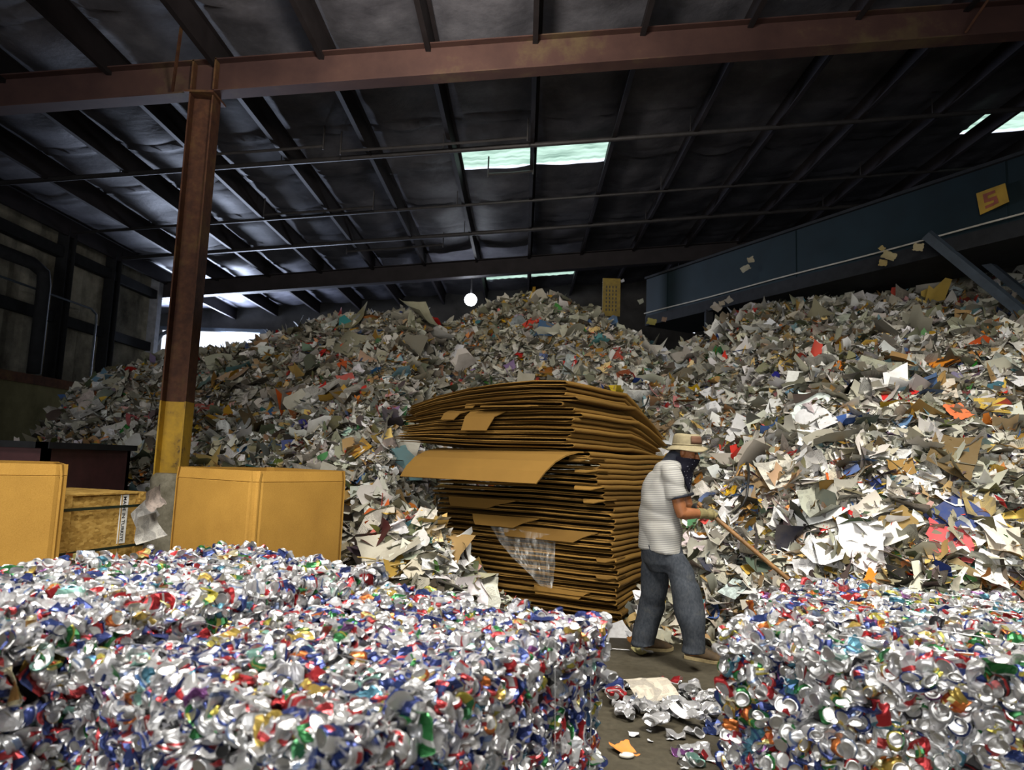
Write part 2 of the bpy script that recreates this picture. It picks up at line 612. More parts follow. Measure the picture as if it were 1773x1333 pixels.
for y, r, lab in ((10.05, .04, 'nearest long dark sprinkler pipe crossing under the roof purlins'), (12.3, .03, 'long dark sprinkler pipe crossing just beyond the lit roof panels'), (13.9, .045, 'long dark pipe crossing under the purlins before the far beam'), (17.2, .04, 'long pipe crossing under the far lit roof panels')):
    t = thing('ceiling_pipe', lab, 'pipe', (0, y, roof(0) - .33))
    rline(y, -8.6, 13, r, .33).build('pipe_run', M_pipe, t, smooth=True)
    for x in (-6.4, -3.9, -1.4, 2.4, 6.1):
        MB().tube([(x, y, roof(x) - .33), (x, y, roof(x) - .05)], .008, 5).build('hanger_rod', M_pipe, t)
for y, x0, x1, lab in ((9.55, -5.05, -3.1, 'short dark hanger bar beside the steel column under the roof'), (9.75, -2.9, -.1, 'short dark hanger bar crossing before the lit roof panels'), (12.0, -4.9, -2.9, 'short hanger bar in the middle of the left roof bays'), (10.95, -.75, 0.0, 'short black bar hung under the left lit roof panel'), (14.4, -4.0, -1.9, 'short hanger bar close before the far beam')):
    t = thing('hanger_bar', lab, 'bar', ((x0 + x1) / 2, y, roof(x0) - .4))
    rline(y, x0, x1, .022, .36, n=4).build('bar', M_pipe, t)
    for x in (x0, x1):
        MB().tube([(x, y, roof(x) - .42), (x, y, roof(x) - .05)], .014, 5).build('hanger_rod', M_pipe, t)

# ------------------------------------------------------------------ the paper heaps
SIL = [(40, 765), (75, 748), (110, 712), (150, 655), (200, 630), (262, 612), (330, 596), (400, 586), (430, 590), (470, 570), (560, 547), (650, 543), (740, 538), (800, 535), (830, 515), (920, 505), (960, 510), (1000, 525), (1060, 552), (1100, 575), (1150, 606), (1190, 592), (1260, 540), (1330, 522), (1390, 510), (1500, 493), (1560, 480), (1620, 470), (1700, 473), (1773, 480), (1900, 500)]
RY = lambda px: float(np.interp(px, [0, 250, 500, 1100, 1300, 1773], [10.6, 11.0, 11.6, 11.6, 10.9, 10.2]))
_r = np.array([(*aty(a, b + (14 if 240 < a < 480 else 9), RY(a)),) for a, b in SIL])
_r = np.vstack([[-8.5, 10.6, .8], _r, [12, 10, 3.5]])
TOE = np.array([(-9, 9.4), (-7, 8.9), (-5, 8.0), (-4.2, 7.75), (-3.4, 7.5), (-2.5, 6.9), (-1.7, 6.4), (-1.3, 5.65), (-.9, 5.6), (-.3, 6.5), (0, 6.6), (1.0, 6.65), (1.6, 6.15), (2.2, 5.75), (3.2, 5.1), (5, 4.6), (9, 4.4)])
LUMP = wave_noise(14, .7, 2.4, 21)
LUMP2 = wave_noise(24, 2.5, 9, 22)
# footprint of the cardboard stack: near, right, back, left corners
ST_N, ST_L, ST_R = Vector((.93, 6.36)), Vector((-.80, 7.3)), Vector((1.42, 7.75))
ST_B = ST_L + ST_R - ST_N
_poly = [ST_N, ST_R, ST_B, ST_L]


def poly_dist(x, y):
    """signed distance to the stack's footprint, positive outside"""
    c = sum(_poly, Vector((0, 0))) / 4
    out = np.full(np.shape(x), -9.0)
    for i in range(4):
        a, b = _poly[i], _poly[(i + 1) % 4]
        e = (b - a).normalized()
        nrm = Vector((e.y, -e.x))
        if nrm.dot(c - a) > 0:
            nrm = -nrm
        out = np.maximum(out, (x - a.x) * nrm.x + (y - a.y) * nrm.y)
    return out


def heap(x, y):
    x, y = np.asarray(x, float), np.asarray(y, float)
    rz, ry, ty = np.interp(x, _r[:, 0], _r[:, 2]), np.interp(x, _r[:, 0], _r[:, 1]), np.interp(x, TOE[:, 0], TOE[:, 1])
    ty = ty + .18 * LUMP(x * 1.3, y * .3)
    t = np.clip((y - ty) / (ry - ty), 0, 1)
    s = 1 - (1 - t) ** 1.38
    z = rz * s - np.maximum(0, y - ry) * .45
    env = np.clip(t * 4, 0, 1) * np.clip((1.02 - t) * 3, .25, 1)
    z = z + env * (.17 * LUMP(x, y) + .05 * LUMP2(x, y))
    z = np.minimum(z, np.maximum(0, poly_dist(x, y) - .06) * 1.7)
    return np.maximum(z, 0)


def slope(x, y, e=.06):
    return (heap(x + e, y) - heap(x - e, y)) / (2 * e), (heap(x, y + e) - heap(x, y - e)) / (2 * e)


def on_heap(px, py):
    """where the sight line through a photo point meets the heap"""
    d = ray(px, py)
    y = 4.0
    while y < 14:
        p = Vector((0, 0, CAM_H)) + d * (y / d.y)
        if p.z <= float(heap(p.x, p.y)) + .02:
            return p
        y += .02
    return None


PAL = [  # weight, colour, print likelihood, spread
    (27, (.52, .50, .43), .5, .11), (15, (.74, .74, .73), .35, .08), (20, (.36, .35, .29), .55, .09), (17, (.20, .19, .14), .5, .06), (10, (.075, .07, .055), .2, .03),
    (7, (.30, .18, .06), .1, .06), (3, (.50, .34, .10), .1, .08), (1.0, (.50, .05, .035), .2, .06), (1.0, (.60, .20, .03), .2, .06), (1.2, (.60, .40, .05), .2, .06), (1.2, (.04, .10, .27), .2, .05),
    (1.2, (.10, .22, .25), .2, .05), (.5, (.07, .22, .07), .2, .04), (.6, (.55, .28, .27), .2, .06), (.6, (.22, .18, .28), .2, .05)]
PW = np.array([p[0] for p in PAL], float)
PW /= PW.sum()


def paper_cols(n, dim=None):
    k = rng.choice(len(PAL), n, p=PW)
    c = np.array([p[1] for p in PAL])[k]
    sp = np.array([p[3] for p in PAL])[k]
    c = c + (rng.normal(size=n) * sp)[:, None] + rng.normal(size=(n, 3)) * .012
    pr = (rng.random(n) < np.array([p[2] for p in PAL])[k]).astype(float)
    return np.concatenate([np.clip(c, .01, .9), pr[:, None]], 1), k


def frames(x, y, tilt, flatten=1.0):
    """random sheet axes lying along the slope"""
    n = len(x)
    gx, gy = slope(x, y)
    N = np.stack([-gx * flatten, -gy * flatten, np.ones(n)], 1)
    N /= np.linalg.norm(N, axis=1)[:, None]
    N = N + rng.normal(size=(n, 3)) * np.asarray(tilt).reshape(-1, 1)
    N /= np.linalg.norm(N, axis=1)[:, None]
    A = rng.normal(size=(n, 3))
    A -= (A * N).sum(1)[:, None] * N
    A /= np.linalg.norm(A, axis=1)[:, None]
    return A, np.cross(N, A), N


def scatter(n, x0, x1, keep):
    xs_, ys_ = [], []
    got = 0
    while got < n:
        x = rng.uniform(x0, x1, 4 * n)
        y = rng.uniform(4.5, 12.6, 4 * n)
        h = heap(x, y)
        gx, gy = slope(x, y)
        w = np.sqrt(1 + gx ** 2 + gy ** 2)
        ok = (h > .012) & (rng.random(4 * n) < w / 2.4) & keep(x, y, h)
        ok &= (y < np.interp(x, _r[:, 0], _r[:, 1]) + .5)
        # nearer ground is strewn with more pieces
        ok &= rng.random(4 * n) < np.clip(1.5 * (8.5 / y) ** 1.4, .5, 1.6) / 1.6
        xs_.append(x[ok]); ys_.append(y[ok])
        got += ok.sum()
    return np.concatenate(xs_)[:n], np.concatenate(ys_)[:n]


def in_view(x, y, h):
    # inside the photo's frame plus a margin for a step aside
    return (np.abs(x - .02 * y) < .86 * y + .9)


def paper_mass(name, n, x0, x1):
    x, y = scatter(n, x0, x1, in_view)
    m = 3
    g = np.linspace(-.5, .5, m + 1)
    S, T = [a.ravel() for a in np.meshgrid(g, g, indexing='ij')]
    P = np.stack([x, y, heap(x, y)], 1)
    A, B, N = frames(x, y, rng.uniform(.08, .5, n), .42)
    w = np.clip(np.exp(rng.normal(np.log(.098), .5, n)), .03, .32)
    gx, gy = slope(x, y)
    SN = np.stack([-gx, -gy, np.ones(n)], 1)
    SN /= np.linalg.norm(SN, axis=1)[:, None]
    P = P + SN * (rng.uniform(-.05, .035, n) - .05 * w)[:, None]
    l = w * rng.uniform(.35, 1.5, n)
    l = np.clip(l, .04, .5)
    k1, k2, k3 = rng.normal(size=(3, n)) * np.array([[.9], [.35], [.5]])
    st = np.broadcast_to(S, (n, S.size)) + rng.normal(size=(n, S.size)) * .05
    tt = np.broadcast_to(T, (n, T.size)) + rng.normal(size=(n, T.size)) * .05
    # some corners are torn away
    torn = rng.random(n) < .45
    cut = torn[:, None] * np.clip(st + tt - .35, 0, 1) * rng.uniform(.5, 1, n)[:, None]
    st, tt = st - cut, tt - cut
    zz = w[:, None] * (k1[:, None] * (st ** 2 - .1) + k2[:, None] * (tt ** 2 - .1) + k3[:, None] * st * tt) + rng.normal(size=st.shape) * (.035 * w)[:, None]
    fold = (rng.random(n) < .3)[:, None]
    zz = zz + fold * w[:, None] * np.abs(st + .1) * rng.uniform(.3, 1.3, n)[:, None]
    V = P[:, None, :] + A[:, None, :] * (st * w[:, None])[..., None] + B[:, None, :] * (tt * l[:, None])[..., None] + N[:, None, :] * zz[..., None]
    V[..., 2] = np.maximum(V[..., 2], .004)
    i = np.arange((m + 1) ** 2).reshape(m + 1, m + 1)
    q = np.stack([i[:-1, :-1], i[1:, :-1], i[1:, 1:], i[:-1, 1:]], -1).reshape(-1, 4)
    Q = (q[None] + (np.arange(n) * (m + 1) ** 2)[:, None, None]).reshape(-1, 4)
    c, k = paper_cols(n)
    # greyed towards the heap tops: mostly shade put into the colour, some dirt
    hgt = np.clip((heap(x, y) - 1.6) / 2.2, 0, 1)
    shade_dirt = hgt * np.where(x < 1.2, .50, .22) * rng.uniform(.5, 1.2, n)
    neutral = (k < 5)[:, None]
    c[:, :3] = np.where(neutral, c[:, :3] * (1 - shade_dirt[:, None]) + shade_dirt[:, None] * np.array([.20, .19, .135]), c[:, :3])
    colr = np.repeat(c, m * m, 0)
    off = rng.random((n, 2)) * 7
    sc = (w / .30)[:, None]
    uv = np.stack([S, T], 1)[None] * np.stack([w, l], 1)[:, None, :] / .30 + off[:, None, :]
    uvl = uv[:, q.ravel(), :].reshape(-1, 2)
    o = link(name, mesh_np(name, V.reshape(-1, 3), Q, M_paper, colr, uvl))
    return o


# the packed body of both heaps
xs = np.arange(-8.9, 11.0, .11)
ys = np.arange(4.4, 14.5, .11)
X, Y = np.meshgrid(xs, ys, indexing='ij')
Z = heap(X, Y) - .05 + .03 * LUMP2(X * 2.1, Y * 2.1)
Z = np.where(heap(X, Y) <= .001, -.06, Z)
idx = np.arange(X.size).reshape(X.shape)
Q = np.stack([idx[:-1, :-1], idx[1:, :-1], idx[1:, 1:], idx[:-1, 1:]], -1).reshape(-1, 4)
zq = Z.ravel()[Q].max(1)
M_core = simple('packed_paper', (.13, .115, .08), .9, 0, .6, 14)
SPLIT = 1.75
for name, cond, n, x0, x1, lab in (('packed_paper_bed', lambda c: c < SPLIT, 0, 0, 0, 'packed lower layer of the grey paper heap behind the column'), ('packed_paper_bed', lambda c: c >= SPLIT, 0, 0, 0, 'packed lower layer of the bright paper heap under the conveyor')):
    sel = (zq > -.05) & cond(X.ravel()[Q].mean(1))
    o = link(name, mesh_np(name, np.stack([X, Y, Z], -1).reshape(-1, 3), Q[sel], M_core))
    tag(o, lab, 'paper heap', kind='stuff')
tag(paper_mass('loose_paper', 62000, -8.8, SPLIT), 'huge grey heap of loose waste paper behind the steel column', 'paper heap', kind='stuff')
tag(paper_mass('loose_paper', 54000, SPLIT, 9.5), 'huge bright heap of loose waste paper behind the man under the conveyor', 'paper heap', kind='stuff')


# single sheets lying on the heaps
def sheet_mesh(name, curl, fold, crum, seed, aspect=1.3, m=10, torn=.0):
    r = np.random.default_rng(seed)
    g = np.linspace(-.5, .5, m + 1)
    S, T = np.meshgrid(g, g, indexing='ij')
    nz = wave_noise(8, 4, 14, seed)
    nz2 = wave_noise(6, 6, 16, seed + 50)
    z = curl[0] * (S ** 2 - .08) + curl[1] * (T ** 2 - .08) + curl[2] * S * T + fold * np.abs(S * .8 + T * .3 + .1) + crum * nz(S, T)
    edge = (np.maximum(np.abs(S), np.abs(T)) > .45) * torn
    X = (S + edge * nz2(S * 2, T * 2) * .5) * 1.0
    Y = (T + edge * nz2(T * 2 + 5, S * 2) * .5) * aspect
    i = np.arange((m + 1) ** 2).reshape(m + 1, m + 1)
    q = np.stack([i[:-1, :-1], i[1:, :-1], i[1:, 1:], i[:-1, 1:]], -1).reshape(-1, 4)
    uv = np.stack([S, T * aspect], -1).reshape(-1, 2)[q.ravel()] * 1.1 + r.random(2) * 5
    return mesh_np(name, np.stack([X, Y, z], -1).reshape(-1, 3), q, M_sheet, None, uv)


SHEETS = [sheet_mesh('sheet', c, f, k, 100 + i, a, 10, t) for i, (c, f, k, a, t) in enumerate([
    ((.25, .1, .1), 0, .010, 1.35, 0), ((-.3, .05, .15), 0, .012, 1.3, .02), ((.5, .1, -.2), 0, .014, 1.0, 0), ((.15, .3, .3), .25, .012, 1.4, .02), ((-.5, .2, .2), 0, .02, .8, .05),
    ((.1, -.2, .4), .4, .015, 1.2, 0), ((.7, 0, .1), 0, .012, .7, .03), ((.2, .2, .2), 0, .045, 1.1, .06), ((-.2, .3, -.3), .2, .05, 1.0, .08), ((.35, -.35, .2), .1, .03, 1.5, .05)])]
CRUMPLED = [sheet_mesh('crumpled', (.3, .3, .2), .2, .10, 200 + i, 1.0 + .2 * i, 16, .1) for i in range(3)]


def lay(name, p, size, colr, label, cat, group=None, mesh=None, tilt=.22, lift=.05, yaw=None, pr=0.0, nrm=None):
    x, y = np.array([p[0]]), np.array([p[1]])
    A, B, N = frames(x, y, np.array([tilt]))
    A, B, N = Vector(A[0]), Vector(B[0]), Vector(N[0])
    if nrm is not None:
        N = Vector(nrm).normalized()
        A = N.cross(Vector((math.cos(yaw or 0), math.sin(yaw or 0), .3))).normalized()
        B = N.cross(A)
    o = bpy.data.objects.new(name, mesh or SHEETS[int(rng.integers(len(SHEETS)))])
    COL.objects.link(o)
    R = Matrix((A, B, N)).transposed().to_4x4()
    o.matrix_world = Matrix.Translation(Vector(p) + N * lift) @ R @ Matrix.Scale(size, 4)
    o.color = (*colr, pr)
    return tag(o, label, cat, group)


NAMED = [  # photo point, size, colour, print, name, label, category, mesh
    (1240, 684, .42, (.82, .82, .84), 0, 'paper_sheet', 'bright white sheet lying above the man on the right heap', 'paper', 0),
    (1412, 737, .62, (.84, .84, .86), 0, 'paper_sheet', 'large bright white sheet with torn lower edge, middle of right heap', 'paper', 1),
    (1300, 760, .60, (.80, .80, .80), 0, 'paper_sheet', 'wide white sheet folded over just right of the hat', 'paper', 3),
    (1350, 825, .55, (.68, .65, .56), .5, 'paper_sheet', 'cream sheet with print lying above the black hose', 'paper', 2),
    (1495, 942, .75, (.84, .84, .85), 0, 'paper_sheet', 'largest bright white sheet, spread at the foot of the right heap', 'paper', 4),
    (1440, 965, .42, (.80, .80, .80), 0, 'paper_sheet', 'white sheet partly under the largest white sheet at the heap foot', 'paper', 5),
    (1275, 1030, .30, (.62, .74, .72), 1, 'paper_sheet', 'pale mint printed sheet standing by the bale behind the pole', 'paper', 0),
    (1226, 1058, .26, (.80, .80, .82), 1, 'paper_sheet', 'white printed page behind the man\'s front leg', 'paper', 1),
    (1712, 1000, .55, (.78, .77, .74), 0, 'paper_sheet', 'long white sheet lying along the back of the right bale', 'paper', 6),
    (1765, 665, .40, (.84, .84, .86), 0, 'paper_sheet', 'white sheet hanging over at the right heap\'s outer edge', 'paper', 2),
    (1775, 610, .55, (.74, .72, .66), 0, 'paper_sheet', 'pale sheet high at the outer edge of the right heap', 'paper', 4),
    (1520, 680, .40, (.74, .72, .68), 1, 'paper_sheet', 'sheet with yellow and white print above the long white sheet', 'paper', 5),
    (1590, 655, .36, (.66, .64, .58), 1, 'newspaper_sheet', 'newspaper page lying across the upper middle of the right heap', 'newspaper', 0),
    (1715, 715, .44, (.62, .42, .06), 1, 'yellow_print', 'yellow printed sheet half buried at right of the orange scrap', 'paper', 2),
    (1655, 722, .32, (.85, .20, .07), 0, 'orange_scrap', 'vivid orange scrap on the right heap beside the yellow print', 'paper', 8),
    (1640, 945, .50, (.66, .10, .11), 0, 'red_plastic_bag', 'crumpled red plastic bag at the foot of the right heap', 'bag', 7),
    (1652, 902, .50, (.035, .06, .19), 0, 'blue_board', 'dark blue sheet above the red plastic bag', 'cardboard', 0),
    (1560, 912, .40, (.26, .17, .05), 0, 'kraft_scrap', 'crumpled brown kraft paper between white sheet and red bag', 'paper', 8),
    (1715, 928, .34, (.80, .80, .82), 0, 'paper_sheet', 'white sheet lying beside the red plastic bag', 'paper', 5),
    (1555, 815, .36, (.30, .17, .04), 0, 'cardboard_scrap', 'brown cardboard scrap standing on edge in the right heap', 'cardboard', 6),
    (1330, 840, .42, (.20, .13, .06), 0, 'kraft_scrap', 'dirty brown paper scrap right of the black hose', 'paper', 8),
    (1645, 800, .60, (.15, .10, .04), 0, 'cardboard_scrap', 'long muddy brown cardboard piece at right of the heap', 'cardboard', 3),
    (1380, 690, .34, (.10, .20, .28), 0, 'blue_scrap', 'slate blue scrap leaning on the white paper of the right heap', 'paper', 6),
    (1200, 597, .40, (.56, .56, .52), 1, 'newspaper_sheet', 'newspaper folded at the left rim of the right heap', 'newspaper', 2),
    (1228, 567, .24, (.62, .04, .03), 0, 'red_card', 'small red card standing at the rim of the right heap', 'card', 0),
    (1345, 575, .55, (.48, .47, .42), .5, 'newspaper_sheet', 'flat grey newspaper bundle high on the right heap', 'newspaper', 3),
    (1660, 495, .70, (.34, .32, .25), 0, 'cardboard_scrap', 'large grey brown sheet at the very top of right heap', 'cardboard', 4),
    (1625, 500, .40, (.42, .10, .07), 0, 'red_print', 'dull red printed sheet at the top of the right heap', 'paper', 0),
    (1580, 640, .30, (.80, .60, .30), 1, 'paper_sheet', 'buff printed leaflet beside the newspaper on right heap', 'paper', 1),
    (1800, 505, .35, (.50, .50, .55), 0, 'plastic_bag', 'pale plastic bag behind the conveyor strut', 'bag', 7),
    (1140, 625, .55, (.52, .55, .62), 0, 'plastic_bag', 'pale blue plastic bag in the dip between the two heaps', 'bag', 'c0'),
    (925, 563, .36, (.60, .05, .03), 0, 'red_card', 'red card piece near the top of the left heap', 'card', 0),
    (948, 578, .48, (.04, .10, .20), 0, 'blue_board', 'dark blue card piece under the red one on left heap', 'card', 5),
    (990, 632, .34, (.55, .03, .03), 0, 'red_card', 'red and white carton above the cardboard stack', 'card', 6),
    (795, 612, .34, (.74, .74, .78), 0, 'paper_sheet', 'small white sheet in the middle of the left heap', 'paper', 1),
    (720, 548, .85, (.44, .42, .30), 0, 'plastic_sheet', 'big buff wrapping sheet curling on the left heap\'s top', 'plastic', 3),
    (600, 600, 1.0, (.28, .27, .19), 0, 'plastic_sheet', 'wide dull grey sheet draped near the top of left heap', 'plastic', 4),
    (620, 560, .7, (.30, .28, .16), 0, 'cardboard_scrap', 'olive brown cardboard at the ridge of the left heap', 'cardboard', 3),
    (630, 785, .40, (.70, .38, .03), .5, 'yellow_print', 'yellow orange face poster left of the cardboard stack', 'paper', 2),
    (690, 780, .62, (.58, .55, .47), 0, 'paper_sheet', 'large cream sheet drooping beside the cardboard stack', 'paper', 5),
    (605, 755, .22, (.50, .72, .58), 0, 'mint_scrap', 'mint green scrap left of the cardboard stack', 'paper', 6),
    (685, 672, .22, (.62, .03, .03), 0, 'red_card', 'round red scrap above left corner of cardboard stack', 'card', 7),
    (560, 690, .7, (.48, .47, .43), 1, 'newspaper_sheet', 'folded newspaper hanging down the middle of left heap', 'newspaper', 3),
    (425, 690, .45, (.62, .60, .52), 1, 'newspaper_sheet', 'newspaper page right of the column above the carton', 'newspaper', 0),
    (425, 785, .22, (.06, .24, .50), 0, 'blue_cup', 'bright blue scrap just above the open carton', 'plastic', 7),
    (410, 795, .40, (.70, .68, .66), 0, 'plastic_bag', 'white plastic bag just above the open carton', 'bag', 'c1'),
    (215, 750, .5, (.72, .71, .66), 0, 'paper_sheet', 'bright white sheet left of the column at mid height', 'paper', 3),
    (155, 715, .5, (.52, .52, .50), 1, 'newspaper_sheet', 'newspaper sheets at the left foot of the heap', 'newspaper', 0),
    (240, 785, .45, (.50, .62, .66), 1, 'paper_sheet', 'pale blue printed bag beside the column', 'paper', 2),
    (185, 690, .5, (.20, .24, .20), 0, 'plastic_sheet', 'dark green grey plastic sheet on the left heap slope', 'plastic', 4),
    (205, 660, .6, (.44, .43, .34), 0, 'paper_sheet', 'long pale roll of paper near the left heap\'s top', 'paper', 6),
    (735, 905, .30, (.66, .62, .54), 1, 'newspaper_sheet', 'newspaper page with red heading beside the cardboard stack', 'newspaper', 0),
    (625, 862, .26, (.50, .55, .48), 0, 'carton_scrap', 'pale green carton beside the open brown carton', 'carton', 5),
    (690, 930, .36, (.72, .72, .74), 0, 'paper_sheet', 'white crumpled paper between carton and cardboard stack', 'paper', 8),
    (680, 960, .65, (.50, .47, .38), 0, 'paper_sheet', 'long cream wrapping paper low between carton and stack', 'paper', 3),
    (705, 870, .28, (.64, .66, .70), 0, 'paper_sheet', 'small pale blue envelope beside the cardboard stack', 'paper', 0),
    (725, 945, .38, (.76, .75, .72), 0, 'paper_sheet', 'torn white paper at the left side of the stack', 'paper', 8),
]
for k, (px, py, size, c, pr, nm, lab, cat, ms) in enumerate(NAMED):
    p = on_heap(px, py)
    if p is None:
        continue
    m = CRUMPLED[int(ms[1])] if isinstance(ms, str) else SHEETS[ms]
    lay(nm, p, size * .60, tuple(v * .82 for v in c), lab, cat, None, m, .12, .07, pr=pr)

# 200 more of the larger sheets: they repeat, told apart only by kind and part of the heap
KINDS_ = [('paper_sheet', 'white sheet of paper', 'paper', (.74, .74, .73), .35), ('paper_sheet', 'cream sheet of paper', 'paper', (.62, .58, .47), .3), ('newspaper_sheet', 'grey newspaper page', 'newspaper', (.50, .49, .44), 1.0), ('cardboard_scrap', 'brown cardboard scrap', 'cardboard', (.28, .17, .055), 0), ('plastic_sheet', 'dull plastic sheet', 'plastic', (.30, .30, .24), 0)]
x, y = scatter(235, -7.5, 7.5, in_view)
hh = heap(x, y)
for i in range(len(x)):
    if abs(x[i]) / y[i] > .78:
        continue
    if hh[i] < .03 or poly_dist(np.array([x[i]]), np.array([y[i]]))[0] < .25:
        continue
    nm, txt, cat, c, pr = KINDS_[int(rng.choice(5, p=[.40, .2, .22, .1, .08]))]
    dull = 1 - .45 * float(np.clip((hh[i] - 1.5) / 2.2, 0, 1)) * (1 if x[i] < 1.2 else .5)  # upper sheets darkened in colour for the dimmer light there, partly dirt
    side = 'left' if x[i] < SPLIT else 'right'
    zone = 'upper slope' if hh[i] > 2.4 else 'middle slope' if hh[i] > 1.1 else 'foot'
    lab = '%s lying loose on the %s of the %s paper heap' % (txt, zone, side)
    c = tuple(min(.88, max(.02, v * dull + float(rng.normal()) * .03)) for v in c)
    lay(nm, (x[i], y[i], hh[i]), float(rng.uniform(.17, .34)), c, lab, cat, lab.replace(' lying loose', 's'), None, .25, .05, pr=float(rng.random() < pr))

# black hose looping out of the right heap
ps = [(1291, 798, .12), (1295, 804, .2), (1297, 818, .24), (1295, 838, .25), (1293, 858, .24), (1286, 874, .2), (1270, 889, .12)]
pts = []
for px, py, lift in ps:
    p = on_heap(px, py)
    pts.append(p + (Vector((0, 0, CAM_H)) - p).normalized() * lift * 1.6)
tag(MB().tube(pts, .012, 8).build('rubber_hose', M_rubber, smooth=True), 'black rubber hose looping out of the heap beyond the man\'s hands', 'hose')

# ------------------------------------------------------------------ baled cans
CANPAL = [  # base, second, third colours
    ((.66, .66, .66), (.05, .075, .24), (.42, .05, .055)), ((.66, .66, .68), (.40, .045, .05), (.05, .07, .22)), ((.045, .065, .22), (.62, .62, .65), (.42, .05, .055)), ((.62, .63, .64), (.46, .47, .49), (.2, .26, .4)),
    ((.40, .03, .035), (.62, .62, .62), (.35, .03, .035)), ((.03, .17, .05), (.52, .54, .52), (.4, .38, .08)), ((.03, .05, .17), (.03, .05, .17), (.5, .5, .55)), ((.60, .60, .61), (.55, .55, .56), (.45, .45, .48)),
    ((.48, .34, .08), (.58, .52, .34), (.3, .16, .05)), ((.50, .15, .035), (.58, .52, .2), (.36, .07, .02)), ((.07, .20, .28), (.55, .57, .6), (.05, .12, .28)), ((.17, .06, .19), (.5, .5, .55), (.15, .08, .2)), ((.03, .03, .035), (.5, .5, .5), (.28, .03, .03)), ((.48, .42, .08), (.05, .2, .08), (.6, .6, .5)), ((.19, .36, .31), (.55, .6, .58), (.18, .28, .25))]
_prof = [(0, .010), (.013, .009), (.021, .005), (.0245, 0), (.0275, .004), (.0325, .014), (.033, .03), (.033, .044), (.033, .058), (.033, .072), (.033, .086), (.033, .100), (.030, .109), (.0275, .1165), (.0262, .119), (.0235, .1155), (.012, .1145), (0, .1145)]
CN = 14


def can_geom(kind, seed):
    r = np.random.default_rng(seed)
    th = np.linspace(0, 2 * PI, CN, endpoint=False)
    rr, zz = np.array(_prof).T
    R, T = np.meshgrid(rr, th, indexing='ij')
    Zg = np.meshgrid(zz, th, indexing='ij')[0] - .058
    X, Y = R * np.cos(T), R * np.sin(T)
    w = [wave_noise(9, 55, 210, seed * 3 + j, 3) for j in range(3)]
    if kind == 'flat':
        body = np.clip(1 - np.abs(Zg / .058) ** 5, 0, 1) * .7 + .3
        f = r.uniform(.10, .30)
        Y = Y * (1 - body * (1 - f)) + .006 * np.sin(Zg * r.uniform(30, 60) + r.uniform(0, 6))
        X = X * (1 + .35 * body)
        # fold across
        b = r.uniform(-.5, .5)
        Zg = Zg * r.uniform(.8, 1.0)
        Y = Y + b * np.abs(Zg) * .6
        amp = .0056
    elif kind == 'puck':
        k = r.uniform(.25, .5)
        Zg = Zg * k
        body = np.clip(1 - np.abs(Zg / (.058 * k)) ** 4, 0, 1)
        sc = 1 + body * (.10 * np.sin(Zg * r.uniform(160, 320)) + .06)
        X, Y = X * sc + Zg * r.uniform(-.5, .5), Y * sc
        amp = .0026
    else:
        f = r.uniform(.45, .8)
        Y = Y * f
        X = X + .010 * np.sin(Zg * r.uniform(30, 60) + r.uniform(0, 6))
        Zg = Zg * r.uniform(.7, .95)
        amp = .004
    a, b, c = w[0](X, Y, Zg), w[1](X, Y, Zg), w[2](X, Y, Zg)
    endw = np.where((np.arange(len(rr)) < 5) | (np.arange(len(rr)) > 13), .45, 1)[:, None]
    X, Y, Zg = X + a * amp * endw, Y + b * amp * endw, Zg + c * amp * endw
    V = np.stack([X, Y, Zg], -1).reshape(-1, 3)
    n = len(rr)
    idx = np.arange(n * CN).reshape(n, CN)
    nx = np.roll(idx, -1, 1)
    Q = np.stack([idx[:-1], nx[:-1], nx[1:], idx[1:]], -1).reshape(-1, 4)
    ring = np.repeat(np.arange(n - 1), CN)
    sect = np.tile(np.arange(CN), n - 1)
    return V, Q, ring, sect


def can_col(ring, sect, pal, r):
    base, c2, c3 = [np.array(c) * .78 for c in CANPAL[pal]]
    c = np.tile(np.append(base, .62), (len(ring), 1))
    s0, s1 = r.integers(CN), r.integers(3, 7)
    m = ((sect - s0) % CN) < s1
    c[m, :3] = c2
    m = ((sect - s0 - 1) % CN < max(2, s1 - 3)) & (ring > 7) & (ring < 11)
    c[m, :3] = c3
    if r.random() < .4:
        c[(ring == 10), :3] = c3
    if r.random() < .3:
        c[(ring == 7), :3] = c2
    met = (ring < 4) | (ring > 13)
    c[met] = (.46, .46, .455, .9)
    return c


CANS = [(k, can_geom(k, 300 + i)) for i, k in enumerate(['flat'] * 12 + ['puck'] * 9 + ['mid'] * 6)]
KIDX = {k: [i for i, c in enumerate(CANS) if c[0] == k] for k in ('flat', 'puck', 'mid')}
_canmesh = {}


def can_mesh(i, pal):
    if (i, pal) not in _canmesh:
        V, Q, ring, sect = CANS[i][1]
        _canmesh[(i, pal)] = mesh_np('crushed_can', V, Q, M_can, can_col(ring, sect, pal, np.random.default_rng(i * 31 + pal)), smooth=CANS[i][0] != 'flat')
    return _canmesh[(i, pal)]


def rand_rot(r, Nw, mode):
    """rotation matrix (columns) for a can on a face with outward normal Nw; the can's own long axis is Z, its flat side faces Y"""
    A = r.normal(size=3)
    A -= A.dot(Nw) * Nw
    A /= np.linalg.norm(A)
    j = r.normal(size=3) * .22
    if mode == 'end':
        z = Nw * (1 if r.random() < .75 else -1) + j * 1.3
        y = A
    elif mode == 'lie':
        z, y = A + j * .5, Nw + r.normal(size=3) * .17
    else:   # edge-on, as layers pressed together
        z, y = A + j, np.cross(A, Nw) + r.normal(size=3) * .3
    z = z / np.linalg.norm(z)
    y = y - y.dot(z) * z
    y /= np.linalg.norm(y)
    return np.stack([np.cross(y, z), y, z], 1)


